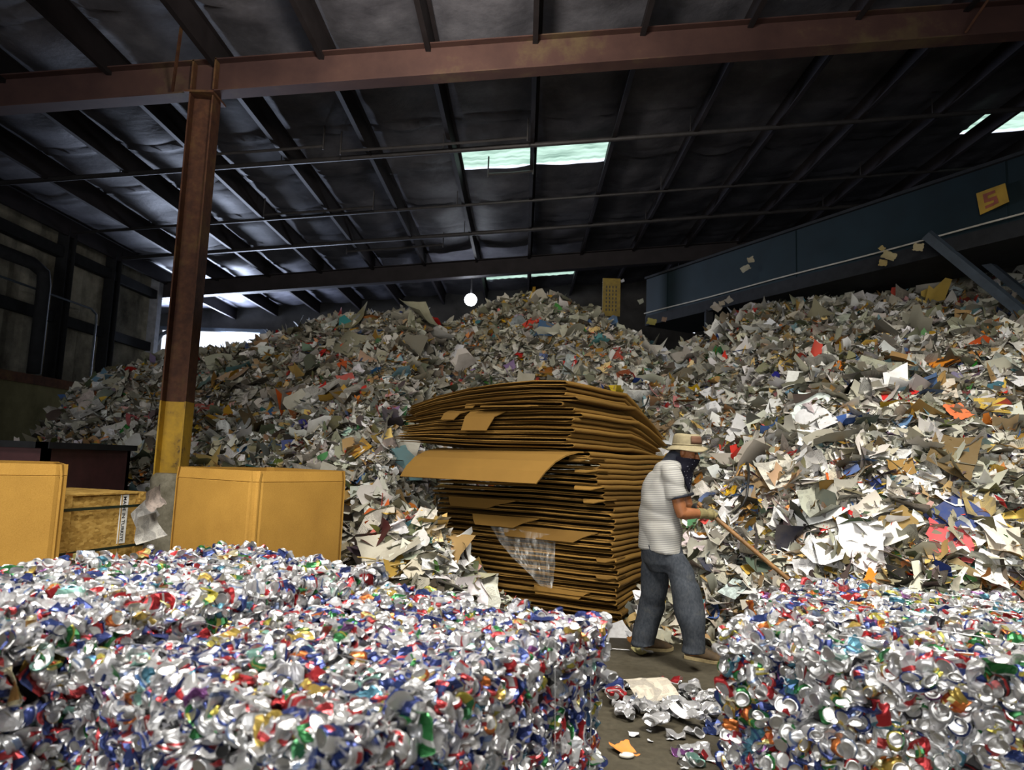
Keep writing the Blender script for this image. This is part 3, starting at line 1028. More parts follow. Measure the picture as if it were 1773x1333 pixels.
def bale(name, label, O, U, Vv, lu, lv, h, faces, weights, seed, modes, csize=1.0):
    """faces: 'top','-u','+u','-v','+v' -> cans per square metre"""
    r = np.random.default_rng(seed)
    U, Vv, O = np.array(U, float), np.array(Vv, float), np.array(O, float)
    Zv = np.array((0, 0, 1.0))
    ctr = O + U * lu / 2 + Vv * lv / 2
    t = thing(name, label, 'bale', tuple(ctr))
    wob = wave_noise(8, 2, 7, seed)
    # dark packed inside
    b_ = MB()
    m = .04
    c8 = [O + U * a + Vv * b + Zv * c for c in (.0, h - m) for a, b in ((m, m), (lu - m, m), (lu - m, lv - m), (m, lv - m))]
    b_.add([tuple(p) for p in c8], [(0, 3, 2, 1), (4, 5, 6, 7), (0, 1, 5, 4), (1, 2, 6, 5), (2, 3, 7, 6), (3, 0, 4, 7)])
    b_.build('bale_core', M_bcore, t)
    F_ = {'top': (O + Zv * h, U, Vv, lu, lv, Zv), '-u': (O, Vv, Zv, lv, h, -U), '+u': (O + U * lu, Vv, Zv, lv, h, U), '-v': (O, U, Zv, lu, h, -Vv), '+v': (O + Vv * lv, U, Zv, lu, h, Vv)}
    items = []
    for fc, dens in faces.items():
        P0, a, b, la, lb, N = F_[fc]
        n = int(la * lb * dens)
        md = modes[fc]
        for _ in range(n):
            s, q = r.uniform(0, la), r.uniform(0, lb)
            mode = r.choice(['end', 'lie', 'edge'], p=md)
            kind = {'end': r.choice(['puck', 'mid'], p=[.75, .25]), 'lie': r.choice(['flat', 'mid', 'puck'], p=[.7, .15, .15]), 'edge': r.choice(['flat', 'puck'], p=[.85, .15])}[mode]
            R = rand_rot(r, N, mode)
            p = P0 + a * s + b * q
            d = r.uniform(-.05, .0) + .016 * float(wob(s * 3, q * 3))
            if fc == 'top':
                e = min(s, q, la - s, lb - q)
                d -= .05 * max(0, 1 - e / .12) ** 2
            p = p + N * d
            if p[2] < .03:
                continue
            sc = r.uniform(.85, 1.12) * csize
            pal = int(r.choice(len(CANPAL), p=weights))
            items.append((p, R * sc, int(r.choice(KIDX[kind])), pal, fc, d))
    # the hundred that show largest are parts, the others one mass
    camp = np.array((0, 0, CAM_H))
    def score(it):
        p, R, i, pal, fc, d = it
        N = F_[fc][5]
        v = camp - p
        q = RM.transposed() @ Vector(-v)
        if -q.z < .1:
            return -9
        px, py = CX - F * q.x / q.z, CY + F * q.y / q.z
        if not (0 < px < 1773 and 0 < py < 1333):
            return -9
        D = np.linalg.norm(v)
        return max(0, N.dot(v) / D) / D ** 2 * (1 if d > -.014 else .2) + (.02 if CANS[i][0] == 'puck' else 0)
    order = sorted(range(len(items)), key=lambda k: -score(items[k]))
    part = set(order[:99])
    Vs, Qs, Cs = [], [], []
    k0 = 0
    for k, (p, R, i, pal, fc, d) in enumerate(items):
        if k in part:
            o = link('crushed_can', can_mesh(i, pal), t)
            M = Matrix([list(R[0]) + [0], list(R[1]) + [0], list(R[2]) + [0], [0, 0, 0, 1]])
            o.matrix_local = Matrix.Translation(Vector(p - ctr)) @ M
            continue
        V, Q, ring, sect = CANS[i][1]
        Vs.append(V @ R.T + (p - ctr))
        Qs.append(Q + k0)
        Cs.append(can_col(ring, sect, pal, r))
        k0 += len(V)
    o = link('pressed_cans', mesh_np('pressed_cans', np.concatenate(Vs), np.concatenate(Qs), M_can, np.concatenate(Cs), smooth=False), t)
    o['kind'] = 'stuff'
    # baling wires
    for s in np.linspace(.16, lu - .16, 5):
        g = .012
        pts = []
        for q in np.linspace(0, lv, 12):
            pts.append(O + U * (s + .01 * math.sin(q * 9 + s)) + Vv * q + Zv * (h + g + .006 * math.sin(q * 14 + s * 5)))
        pts = [O + U * s - Vv * g + Zv * .02, O + U * (s + .012) - Vv * g + Zv * h * .5] + pts + [O + U * s + Vv * (lv + g) + Zv * .02]
        MB().tube([tuple(p) for p in pts], .0018, 5).build('baling_wire', M_wire, t)
    return t


M_bcore = simple('bale_inside', (.012, .012, .013), .6, .3, .4, 20)


def wts(**kw):
    names = ['wb', 'wr', 'bw', 'sil', 'red', 'green', 'navy', 'plain', 'gold', 'orange', 'cyan', 'purple', 'black', 'yellow', 'mint']
    w = np.array([kw.get(n, 1.0) for n in names])
    return w / w.sum()


U_, V_ = (.5, .866, 0), (-.866, .5, 0)
bale('can_bale', 'nearest bale of crushed cans with red white and blue cans on its side', (-.42, 1.70, 0), U_, V_, 1.60, 1.2, .80, {'top': 980, '-v': 1150, '-u': 1150, '+u': 200, '+v': 150}, wts(wb=7, wr=7, bw=7, sil=6, plain=6, red=2.6, green=2, navy=3.5, gold=1, orange=.7, cyan=1, purple=.4, black=.6, yellow=.6, mint=.5), 5, {'top': [.12, .80, .08], '-v': [.12, .50, .38], '-u': [.15, .35, .5], '+u': [.3, .4, .3], '+v': [.3, .4, .3]}, .86)
bale('can_bale', 'bale of crushed cans standing behind the nearest one, before the crate', (-.42 - .866 * 1.235 - .5 * .35, 1.70 + .5 * 1.235 - .866 * .35, 0), U_, V_, 1.90, 1.28, .89, {'top': 820, '-v': 900, '-u': 900, '+u': 300, '+v': 100}, wts(wb=5, wr=5, bw=3, sil=7, plain=7, red=2.6, green=2, navy=2, gold=1.2, orange=1.2, cyan=1, purple=.4, black=.6, yellow=1, mint=.6), 6, {'top': [.10, .82, .08], '-v': [.4, .35, .25], '-u': [.35, .35, .3], '+u': [.3, .4, .3], '+v': [.3, .4, .3]}, .9)
bale('can_bale', 'bale of crushed cans with many round can bottoms facing out, beside the man', (.88, 3.0, 0), U_, (.866, -.5, 0), 1.80, 1.65, .80, {'top': 700, '-u': 900, '-v': 420, '+u': 120, '+v': 100}, wts(wb=3, wr=3, bw=3, sil=6, plain=7, red=3, green=3, navy=3.2, gold=1.6, orange=2.2, cyan=1.6, purple=.7, black=.8, yellow=1.2, mint=.8), 8, {'top': [.10, .82, .08], '-u': [.58, .22, .20], '-v': [.3, .4, .3], '+u': [.3, .4, .3], '+v': [.3, .4, .3]})

# ------------------------------------------------------------------ tall stack of flattened cardboard boxes
def lerp(a, b, t):
    return a + (b - a) * t


def corners(z):
    """near, left and right corner of the stack at height z (it leans and twists as it rises)"""
    Z = [0, .9, 1.58, 1.63, 2.3]
    n = Vector((np.interp(z, Z, [.93, .84, .62, .52, .40]), np.interp(z, Z, [6.36, 6.38, 6.42, 6.40, 6.44])))
    l = Vector((np.interp(z, Z, [-.80, -.93, -.93, -1.27, -1.22]), np.interp(z, Z, [7.30, 7.32, 7.32, 7.25, 7.30])))
    r = Vector((np.interp(z, Z, [1.42, 1.60, 1.62, 1.60, 1.52]), np.interp(z, Z, [7.75, 7.78, 7.80, 7.80, 7.90])))
    return n, l, r


FR = wave_noise(6, 3, 11, 77)


def card_box(k, z, th, label, group, rs, upper=False, shift=(0, 0), bow=0.0, trim=(0, 0)):
    """one flattened box: two plies joined by the rounded fold along its right side"""
    n, l, r = corners(z)
    ea, eb = (l - n), (r - n)
    la, lb = ea.length, eb.length
    ea, eb = ea.normalized(), eb.normalized()
    yaw = rs.normal() * .010
    c, s = math.cos(yaw), math.sin(yaw)
    ea = Vector((ea.x * c - ea.y * s, ea.x * s + ea.y * c))
    n = n + ea * (rs.normal() * .012 + shift[0]) + eb * (rs.normal() * .012 + shift[1])
    sa = rs.normal() * .02 + trim[0]
    ga = np.linspace(0, 1, 15)
    ply = .011
    gap = th - 2 * ply - .004

    def warp(a, b):
        w = .010 * FR(a * 1.4 + z * .22, b * 1.3 + z * .2)
        if upper:
            u = (z - 1.63) / .67
            w += -u * .26 * max(0, a - .25) ** 1.5 / .65 - .02 * a
            w += -(.06 + u * .34) * max(0, b - .62) ** 1.25 / .30
            w += .015 * math.sin(a * 5 + z * 2)
        else:
            w -= .05 * max(0, (z - .9) / .7) * max(0, a - .5) * 1.2
        return w + bow * (a - .5) ** 2

    def squeeze(a, b):
        # where the bundle is pinched together each box is pressed flatter
        if not upper:
            return 1.0
        return max(.2, 1 - (.26 * max(0, a - .25) ** 1.5 / .65 + .34 * max(0, b - .62) ** 1.25 / .30) / .67)

    # profile across: from the open left end along the lower ply, round the fold, back along the upper ply
    fr = rs.normal(size=4) * .012
    V, rows = [], []
    bs = list(np.linspace(0, 1, 9))
    # direction a runs along the left face; the fold is at a = 0 (right face), plies open at a = 1
    R = th / 2 - .002
    lower = [(1 + sa / la, 0), (.8, 0), (.6, 0), (.4, 0), (.2, 0), (.04, 0)]
    prof = []
    for a, q in lower:
        prof.append((a * la, q, 'l'))
    for q in np.linspace(-PI / 2, PI / 2, 7):
        prof.append((R - math.cos(q) * R, R + math.sin(q) * R, 'f'))
    for a, q in lower[::-1]:
        prof.append((a * la, 2 * R, 'u'))
    # thickness: inner offset profile
    outer = [(a, h) for a, h, _ in prof]
    inner = []
    for a, h, kd in prof:
        if kd == 'l': inner.append((a, h + ply))
        elif kd == 'u': inner.append((a, h - ply))
        else:
            ang = math.atan2(h - R, R - a)
            inner.append((R - math.cos(ang) * (R - ply), R + math.sin(ang) * (R - ply)))
    loop = outer + inner[::-1]
    rings = []
    for j, b in enumerate(bs):
        ring = []
        for (a, h) in loop:
            # the two ends are slightly torn
            bb = b * lb
            if j == 0: bb += .012 * FR(a * 9 + k, h * 40 + k * .7) + fr[0] - (.0 if h < R else fr[1])
            if j == len(bs) - 1: bb += .010 * FR(a * 9 + k, h * 40) + fr[2]
            p = n + ea * a + eb * bb
            ring.append(Vector((p.x, p.y, z + h * squeeze(a / la, b) + warp(a / la, b))))
        rings.append(ring)
    b_ = MB().loft(rings, cap=False)
    m = len(outer)
    kk = 0
    L = len(loop)
    for base, sgn in ((0, 1), ((len(bs) - 1) * L, -1)):
        for i in range(m - 1):
            f = (base + i, base + i + 1, base + L - 2 - i, base + L - 1 - i)
            b_.f.append(f[::sgn])
    o = b_.build('flattened_box', M_stack)
    return tag(o, label, 'cardboard', group)


rs = np.random.default_rng(3)
low_th = 1.60 / 31
z = 0.0
STACK = []
G1, G2 = 'flattened boxes in the lower stack', 'flattened boxes in the fanned upper bundle'
for k in range(31):
    lab, g = 'flattened brown cardboard box pressed in the lower part of the tall stack', G1
    if k == 0:
        lab, g = 'bottom flattened cardboard box of the tall stack, standing on the floor', None
    if k == 30:
        lab, g = 'flattened cardboard box topping the lower stack, under the fanned bundle', None
    sh = (0, 0)
    if k == 1 or k == 2: sh = (-.03, -.03)
    elif 16 < k < 30: sh = (rs.normal() * .02, rs.normal() * .025 + .02)
    STACK.append(card_box(k, z, low_th, lab, g, rs, False, sh))
    z += low_th
z = 1.63
for k in range(13):
    lab, g = 'flattened brown cardboard box in the fanned bundle on top of the stack', G2
    if k == 12:
        lab, g = 'topmost flattened cardboard box of the tall stack, arched over the rest', None
    if k == 0:
        lab, g = 'lowest flattened box of the fanned upper bundle', None
    th = .048
    STACK.append(card_box(50 + k, z, th, lab, g, rs, True, (rs.normal() * .03 + (.03 if k % 3 == 1 else 0), rs.normal() * .03)))
    z += th + .002


def bent(name, pts, wdir, w0, w1, th, mat, parent=None, seed=0, ends=None):
    """a bent sheet: a centre line of points, swept along wdir from w0 to w1"""
    wd = Vector(wdir).normalized()
    rings = []
    k = 10
    for i, p in enumerate(pts):
        p = Vector(p)
        t = (Vector(pts[min(i + 1, len(pts) - 1)]) - Vector(pts[max(i - 1, 0)])).normalized()
        nn = t.cross(wd).normalized()
        a, b = w0, w1
        if ends: a, b = ends[i]
        ss = np.linspace(a, b, k)
        top = [p + wd * s + nn * th / 2 for s in ss]
        bot = [p + wd * s - nn * th / 2 for s in ss[::-1]]
        rings.append(top + bot)
    return MB().loft(rings).build(name, mat, parent, smooth=False)


n_, l_, r_ = corners(1.55)
ea = (l_ - n_).normalized()
eb = (r_ - n_).normalized()
out = Vector((-eb.x, -eb.y, 0)).normalized()
EA = Vector((ea.x, ea.y, 0))
A0 = Vector((n_.x, n_.y, 1.585))
# the big single sheet drooping out of the left face
pts = [A0 + EA * .9 - out * .5, A0 + EA * .9 - out * .15 + Vector((0, 0, .005)), A0 + EA * .9 + out * .05, A0 + EA * .9 + out * .20 + Vector((0, 0, -.035)), A0 + EA * .9 + out * .34 + Vector((0, 0, -.10)), A0 + EA * .9 + out * .43 + Vector((0, 0, -.19)), A0 + EA * .9 + out * .48 + Vector((0, 0, -.30))]
o = bent('drooping_sheet', pts, EA, -.9, .85, .014, M_stack, ends=[(-.85, .8), (-.85, .85), (-.8, .85), (-.77, .86), (-.74, .88), (-.70, .90), (-.64, .93)])
tag(o, 'wide single cardboard sheet drooping out of the middle of the stack', 'cardboard')


def face_pt(z, s, o_=0.0):
    n, l, r = corners(z)
    e = (l - n).normalized()
    q = (r - n).normalized()
    return Vector((n.x + e.x * s - q.x * o_, n.y + e.y * s - q.y * o_, z))


def flap(name, z, s0, s1, outl, drop, taper, lab, parent, curl=.3):
    n, l, r = corners(z)
    e = (l - n).normalized()
    q = (r - n).normalized()
    E_, O_ = Vector((e.x, e.y, 0)), Vector((-q.x, -q.y, 0))
    c = face_pt(z, (s0 + s1) / 2)
    h = (s1 - s0) / 2
    pts = [c - O_ * .25, c + O_ * .01, c + O_ * (outl * .6) + Vector((0, 0, -drop * curl)), c + O_ * outl + Vector((0, 0, -drop))]
    o = bent(name, pts, E_, -h, h, .009, M_stack, parent, ends=[(-h, h), (-h, h), (-h + taper * .6, h - taper * .1), (-h + taper, h - taper * .25)])
    return o


UP = [o for o in STACK if o['label'].find('fanned') >= 0 or o['label'].find('topmost') >= 0]
for par, z, s0, s1, ou, dr, ta, lab in ((UP[7], 1.965, .72, 1.12, .17, .20, .09, 'flap hanging from the upper bundle'), (UP[7], 1.97, 1.14, 1.38, .15, .10, .07, 'small flap'), (UP[9], 2.055, 1.0, 1.15, .06, .06, .05, 'small bent corner')):
    o = flap('flap', z, s0, s1, ou, dr, ta, lab, None)
    o.parent = par
for k, z, s0, s1, ou, dr, ta in ((20, 1.09, .95, 1.75, .07, .09, .3), (18, .93, .75, 1.5, .05, .10, .25), (16, .845, .15, 1.15, .06, .10, .22), (5, .31, .25, .85, .04, .08, .12)):
    o = flap('flap', z, s0, s1, ou, dr, ta, '', None, .5)
    o.parent = STACK[k]
for k, z, s0, s1, ou, dr, ta in ((28, 1.53, -.02, .22, .07, .03, .1), (26, 1.42, -.03, .2, .06, .02, .1), (23, 1.27, -.03, .25, .07, .03, .1), (21, 1.15, -.02, .2, .06, .03, .1), (11, .62, -.02, .18, .05, .03, .1), (8, .46, -.02, .2, .04, .02, .1)):
    o = flap('flap', z, s0, s1, ou, dr, ta, '', None, .6)
    o.parent = STACK[k]
t_ = flap('flap', 2.02, .35, .95, .10, .012, .06, '', None)
t_.parent = UP[8]
# a torn clear film hanging on the left face of the stack
rings = []
fz = wave_noise(8, 6, 20, 91)
nu, nv = 36, 26
V = []
for i in range(nu):
    a = i / (nu - 1)
    for j in range(nv):
        b = j / (nv - 1)
        s = 1.28 - .72 * a - .50 * (1 - a) ** 1.2 * b ** 1.2 + .06 * a * b
        z = .83 - .50 * b - .03 * a
        gather = .03 * math.sin(a * 30 + 3 * b) * (.4 + b)
        p = face_pt(z, s, .045 + abs(gather) + .012 * float(fz(a * 1.6, b * 1.3)))
        V.append(tuple(p))
idx = np.arange(nu * nv).reshape(nu, nv)
Q = np.stack([idx[:-1, :-1], idx[1:, :-1], idx[1:, 1:], idx[:-1, 1:]], -1).reshape(-1, 4)
o = link('plastic_film', mesh_np('plastic_film', V, Q, M_film))
tag(o, 'torn clear plastic film hanging on the side of the cardboard stack', 'film')

# ------------------------------------------------------------------ open cartons
def carton(name, label, c, da, db, la, lb, h, flapz=.085):
    """octabin: corner c on the floor, sides along da and db"""
    da, db = Vector((*da, 0)).normalized(), Vector((*db, 0)).normalized()
    c = Vector((*c, 0))
    t = thing(name, label, 'carton', tuple(c))
    th = .014
    for nm, P, d, L, inn in (('side_panel', c, da, la, db), ('side_panel', c, db, lb, da), ('side_panel', c + db * lb, da, la, -db), ('side_panel', c + da * la, db, lb, -da)):
        hp = h + rng.normal() * .006
        rings = []
        for s in np.linspace(0, 1, 15):
            bulge = -.022 * math.sin(PI * s)
            rnd = .03 * (max(0, 1 - s / .06) + max(0, (s - .94) / .06)) ** 2
            col = []
            for z in (0, .4, h - flapz - .004, h - flapz, h - flapz + .004, hp):
                o_ = bulge * (1 - abs(z / h - .5) * 1.1) + rnd + (.006 if abs(z - (h - flapz)) < .002 else 0) + (.012 if z == hp else 0)
                col.append(P + d * (L * s) + inn * o_ + Vector((0, 0, z)))
            back = [p + inn * th for p in col[::-1]]
            rings.append(col + back)
        MB().loft(rings).build(nm, M_card, t)
    b_ = MB().add([c + da * .03 + db * .03 + Vector((0, 0, .02)), c + da * (la - .03) + db * .03 + Vector((0, 0, .02)), c + da * (la - .03) + db * (lb - .03) + Vector((0, 0, .02)), c + da * .03 + db * (lb - .03) + Vector((0, 0, .02))], [(0, 1, 2, 3)])
    b_.build('bottom_panel', M_card, t)
    return t


cc = aty(444, 818, 5.1)
carton('open_carton', 'large open brown carton standing right of the steel column', (cc.x, cc.y), (-.88, .47), (.47, .88), .96, .99, 1.335)
cc = aty(119, 808, 4.75)
carton('open_carton', 'large open brown carton at the picture\'s left edge beside the crate', (cc.x, cc.y), (-.80, -.60), (-.62, .78), 1.0, .85, 1.345)

# ------------------------------------------------------------------ board crate with straps and label
P0 = Vector((*aty(106, 870, 5.15).xy, 0))
P1 = Vector((*aty(251, 870, 5.95).xy, 0))
dx = (P1 - P0)
LC = dx.length
dx = dx.normalized()
dn = Vector((dx.y, -dx.x, 0))      # outward, towards the viewer
if dn.dot(P0) > 0:
    dn = -dn
t = thing('wooden_crate', 'strand board crate with dark straps and a white origin label', 'crate', tuple(P0))
HC, DC = 1.10, .8


def cbox(b_, s0, s1, o0, o1, z0, z1):
    v = []
    for z in (z0, z1):
        for s, o in ((s0, o0), (s1, o0), (s1, o1), (s0, o1)):
            v.append(P0 + dx * s + dn * o + Vector((0, 0, z)))
    return b_.add(v, [(0, 3, 2, 1), (4, 5, 6, 7), (0, 1, 5, 4), (1, 2, 6, 5), (2, 3, 7, 6), (3, 0, 4, 7)])


cbox(MB(), .02, LC - .02, -DC, -.014, .1, HC - .012).build('board_body', M_osb, t)
cbox(MB(), 0, LC, -DC - .01, .004, HC - .012, HC).build('lid', M_osb, t)
for s in (0, LC - .075):
    cbox(MB(), s, s + .085, -.014, .012, .1, HC - .012).build('corner_batten', M_osb, t)
cbox(MB(), LC * .70, LC * .70 + .012, -.014, -.008, .1, HC - .012).build('board_joint', M_osb, t)
for s in (.05, LC / 2 - .05, LC - .15):
    cbox(MB(), s, s + .1, -DC, 0, 0, .1).build('skid', M_osb, t)
for z in (HC - .125, HC - .455, HC - .80):
    b_ = MB()
    cbox(b_, -.005, LC + .005, .012, .0155, z, z + .022)
    cbox(b_, -.006, -.003, -DC, .0155, z, z + .022)
    cbox(b_, LC + .003, LC + .006, -DC, .0155, z, z + .022)
    b_.build('strap', M_strap, t)
LS = LC * .74
lab = cbox(MB(), LS - .042, LS + .042, -.012, -.0085, HC - .42, HC - .02).build('label_plate', M_white, t)
cu = bpy.data.curves.new('label_text', 'FONT')
cu.body = 'MADE IN TURKIYE'
cu.size = .062
cu.align_x, cu.align_y = 'CENTER', 'CENTER'
cu.extrude = .0004
cu.offset = .0012
to = bpy.data.objects.new('tmp_text', cu)
COL.objects.link(to)
bpy.context.view_layer.update()
me = bpy.data.meshes.new_from_object(to.evaluated_get(bpy.context.evaluated_depsgraph_get()))
bpy.data.objects.remove(to)
me.materials.clear()
me.materials.append(M_ink)
xs_ = [v.co.x for v in me.vertices]
wd = max(xs_) - min(xs_)
R = Matrix((Vector((0, 0, -1)), dx, dn)).transposed().to_4x4()   # reads downwards
if R.to_3x3().determinant() < 0:
    R = Matrix((Vector((0, 0, -1)), -dx, dn)).transposed().to_4x4()
me.transform(Matrix.Translation(dx * LS + dn * (-.0075) + Vector((0, 0, HC - .22))) @ R @ Matrix.Scale(.37 / wd, 4))
link('label_text', me, lab)
WLOC[lab] = WLOC[t]
# papers caught on the crate's far corner
def free_sheet(name, p, nrm, size, colr, label, cat, mesh, pr, yaw=0.0):
    return lay(name, p, size, colr, label, cat, None, mesh, 0, 0, yaw, pr, nrm)


q = P0 + dx * (LC - .10) + dn * .05
free_sheet('newspaper_sheet', q + dx * .05 + Vector((0, 0, .91)), dn + Vector((.1, 0, .15)), .20, (.66, .65, .62), 'white printed page hanging on the crate\'s right corner', 'newspaper', SHEETS[0], 1, 2.2)
free_sheet('magazine', q + dx * .10 + dn * .05 + Vector((0, 0, 1.05)), dn + Vector((.3, .2, .3)), .18, (.58, .48, .42), 'creased colour magazine above the page on the crate corner', 'magazine', SHEETS[9], 1, 1.2)
free_sheet('newspaper_sheet', q + dx * .03 + dn * .06 + Vector((0, 0, .80)), dn + Vector((-.3, 0, .2)), .22, (.66, .64, .58), 'folded paper scrap low at the crate\'s right corner', 'newspaper', SHEETS[5], 1, .7)

# dark red steel bin behind the left carton
b_ = MB()
q = aty(0, 762, 6.3)
zt_ = float(q.z)
b_.box((-7.2, 6.3, .15), (-4.42, 6.36, zt_ - .03)).box((-7.2, 7.6, .15), (-4.42, 7.66, zt_ - .03)).box((-4.48, 6.3, .15), (-4.42, 7.66, zt_ - .03)).box((-7.2, 6.3, .15), (-7.14, 7.66, zt_ - .03)).box((-7.2, 6.3, .1), (-4.42, 7.66, .16))
t = thing('steel_bin', 'dark red steel bin behind the left carton under the ledge wall', 'bin', (-5.8, 7, 0))
M_bin = simple('dark_red_paint', (.05, .016, .018), .55, .1)
b_.build('bin_body', M_bin, t)
MB().box((-7.25, 6.25, zt_ - .06), (-4.38, 6.4, zt_)).box((-7.25, 7.56, zt_ - .06), (-4.38, 7.7, zt_)).box((-4.5, 6.25, zt_ - .06), (-4.37, 7.7, zt_)).build('bin_rim', M_dark, t)
for x in (-6.6, -5.8, -5.0):
    MB().box((x - .04, 6.24, .15), (x + .04, 6.3, zt_ - .06)).build('bin_rib', M_bin, t)
for x in (-7.0, -4.7):
    MB().box((x, 6.4, 0), (x + .12, 7.6, .1)).build('bin_skid', M_dark, t)

# ------------------------------------------------------------------ conveyor above the right heap
t = thing('conveyor', 'long dark teal overhead conveyor crossing above the right heap', 'conveyor', (3.9, 10, 4.2))
CA, CB = Vector((7.2, 4.4, 0)), Vector((2.28, 13.0, 0))
cd = (CB - CA).normalized()
cn = Vector((-cd.y, cd.x, 0))
if cn.dot(-CA) < 0:
    cn = -cn           # towards the viewer
LK = (CB - CA).length


def kbox(b_, s0, s1, o0, o1, z0, z1):
    v = []
    for z in (z0, z1):
        for s, o in ((s0, o0), (s1, o0), (s1, o1), (s0, o1)):
            v.append(CA + cd * s + cn * o + Vector((0, 0, z)))
    return b_.add(v, [(0, 3, 2, 1), (4, 5, 6, 7), (0, 1, 5, 4), (1, 2, 6, 5), (2, 3, 7, 6), (3, 0, 4, 7)])


kbox(MB(), 0, LK, -.02, 0, 4.36, 5.12).build('side_plate', M_teal, t)
kbox(MB(), 0, LK, -1.15, -1.13, 4.36, 5.12).build('side_plate', M_teal, t)
kbox(MB(), 0, LK, -1.15, .02, 4.17, 4.36).build('bottom_frame', M_dark, t)
kbox(MB(), 0, LK, -1.05, -.1, 4.72, 4.74).build('belt', M_rubber, t)
kbox(MB(), 0, LK, -.03, .05, 5.09, 5.13).build('top_rail', M_dark, t)
b_ = MB().tube([CA + cd * s + cn * .045 + Vector((0, 0, 4.405 + .006 * math.sin(s * 2.1))) for s in np.linspace(0, LK, 24)], .011, 6)
tag(b_.build('pull_cord', simple('dusty_cable', (.34, .32, .28), .5), t), 'pale pull cord along the side')
for s in np.linspace(.8, LK - .6, 4):
    kbox(MB(), s, s + .02, 0, .008, 4.36, 5.1).build('side_rib', M_teal, t)
# struts
def pt(px, py, y):
    return aty(px, py, y)


s1, s2 = pt(1612, 412, 8.1), pt(1775, 545, 7.9)
e = s2 - s1
tag(MB().tube([s1 - e * .05, s2 + e * .4], .075, 4).build('support_strut', M_tealpale, t), 'diagonal support strut')
MB().tube([s1 - e * .02 + cn * -.9, s2 + e * .5 + cn * -.9], .06, 4).build('support_strut', M_tealpale, t)
for s, px in ((LK - 1.6, 0), (LK - 6.9, 0)):
    for o_ in (-.05, -1.1):
        p = CA + cd * s + cn * o_
        MB().box((p.x - .06, p.y - .06, 0), (p.x + .06, p.y + .06, 4.2)).build('support_leg', M_dark, t)
# yellow end plate with black slots, square yellow sign with a red mark
q = CB + cn * .03
e1, e2 = pt(1044, 482, 13.0), pt(1073, 548, 13.0)
ep = thing('yellow_end_guard', 'narrow yellow slotted guard plate at the conveyor\'s far end', 'guard', tuple(e1))
MB().box((e1.x, 12.98, e2.z), (e2.x, 13.03, e1.z)).build('guard_plate', simple('faded_guard_yellow', (.17, .115, .012), .7, 0, .3, 9), ep)
for i in range(4):
    for j in range(7):
        x0 = e1.x + .06 + i * .062
        z0 = e2.z + .10 + j * .075
        MB().box((x0, 12.975, z0), (x0 + .022, 12.99, z0 + .045)).build('slot', M_ink, ep)
cy_ = None
ps = [aty(1690, 334, 7.5), aty(1739, 316, 7.3)]


def on_conv(px, py, off=.03):
    d = ray(px, py)
    C0 = Vector((0, 0, CAM_H))
    p0 = CA + cn * off
    return C0 + d * ((p0 - C0).dot(cn) / d.dot(cn))


sg = thing('warning_sign', 'square yellow sign with a red brown mark on the conveyor side', 'sign', tuple(on_conv(1718, 345)))
quad = [on_conv(*p, .052) for p in ((1690, 335), (1740, 317), (1747, 349), (1697, 372))]
b_ = MB().add(quad + [p - cn * .01 for p in quad], [(0, 1, 2, 3), (7, 6, 5, 4), (0, 4, 5, 1), (1, 5, 6, 2), (2, 6, 7, 3), (3, 7, 4, 0)])
b_.build('sign_plate', simple('faded_yellow_sign', (.24, .145, .012), .6, 0, .25, 6), sg)


def sgp(u, v):
    a = quad[0].lerp(quad[1], u)
    b = quad[3].lerp(quad[2], u)
    return a.lerp(b, v) + cn * .004


M_mark = simple('red_brown_mark', (.16, .04, .02), .6)
b_ = MB()
for u0, v0, u1, v1 in ((.22, .16, .64, .30), (.22, .30, .36, .58), (.36, .45, .66, .60), (.54, .60, .68, .84), (.22, .72, .54, .86)):
    b_.add([sgp(u0, v0), sgp(u1, v0), sgp(u1, v1), sgp(u0, v1)], [(0, 1, 2, 3)])
b_.build('sign_mark', M_mark, sg)
# shreds of paper caught under the conveyor
shr = [(1078, 486, 12.9, (.6, .62, .7)), (1110, 522, 12.4, (.4, .42, .36)), (1128, 557, 12.3, (.40, .36, .10)), (1150, 553, 12.0, (.3, .2, .15)), (1300, 450, 10.2, (.40, .37, .28)), (1291, 465, 10.2, (.38, .38, .32)), (1527, 430, 8.55, (.38, .30, .12)), (1529, 455, 8.55, (.36, .27, .10)), (1539, 443, 8.5, (.4, .34, .18)), (1250, 525, 10.9, (.4, .35, .28)), (1262, 520, 10.8, (.35, .33, .3)), (1240, 532, 11.0, (.45, .4, .35)), (1590, 428, 8.2, (.4, .34, .2)), (1732, 430, 8.2, (.30, .26, .2))]
for k, (px, py, y, c) in enumerate(shr):
    p = aty(px, py, y)
    free_sheet('hanging_paper_shred', p, Vector((-.4, -.8, .2)), float(rng.uniform(.06, .12)), tuple(v * .55 for v in c), 'small paper shred caught hanging on the conveyor frame', 'paper', SHEETS[7 + k % 3], 0, k * 1.3)['group'] = 'paper shreds caught on the conveyor'

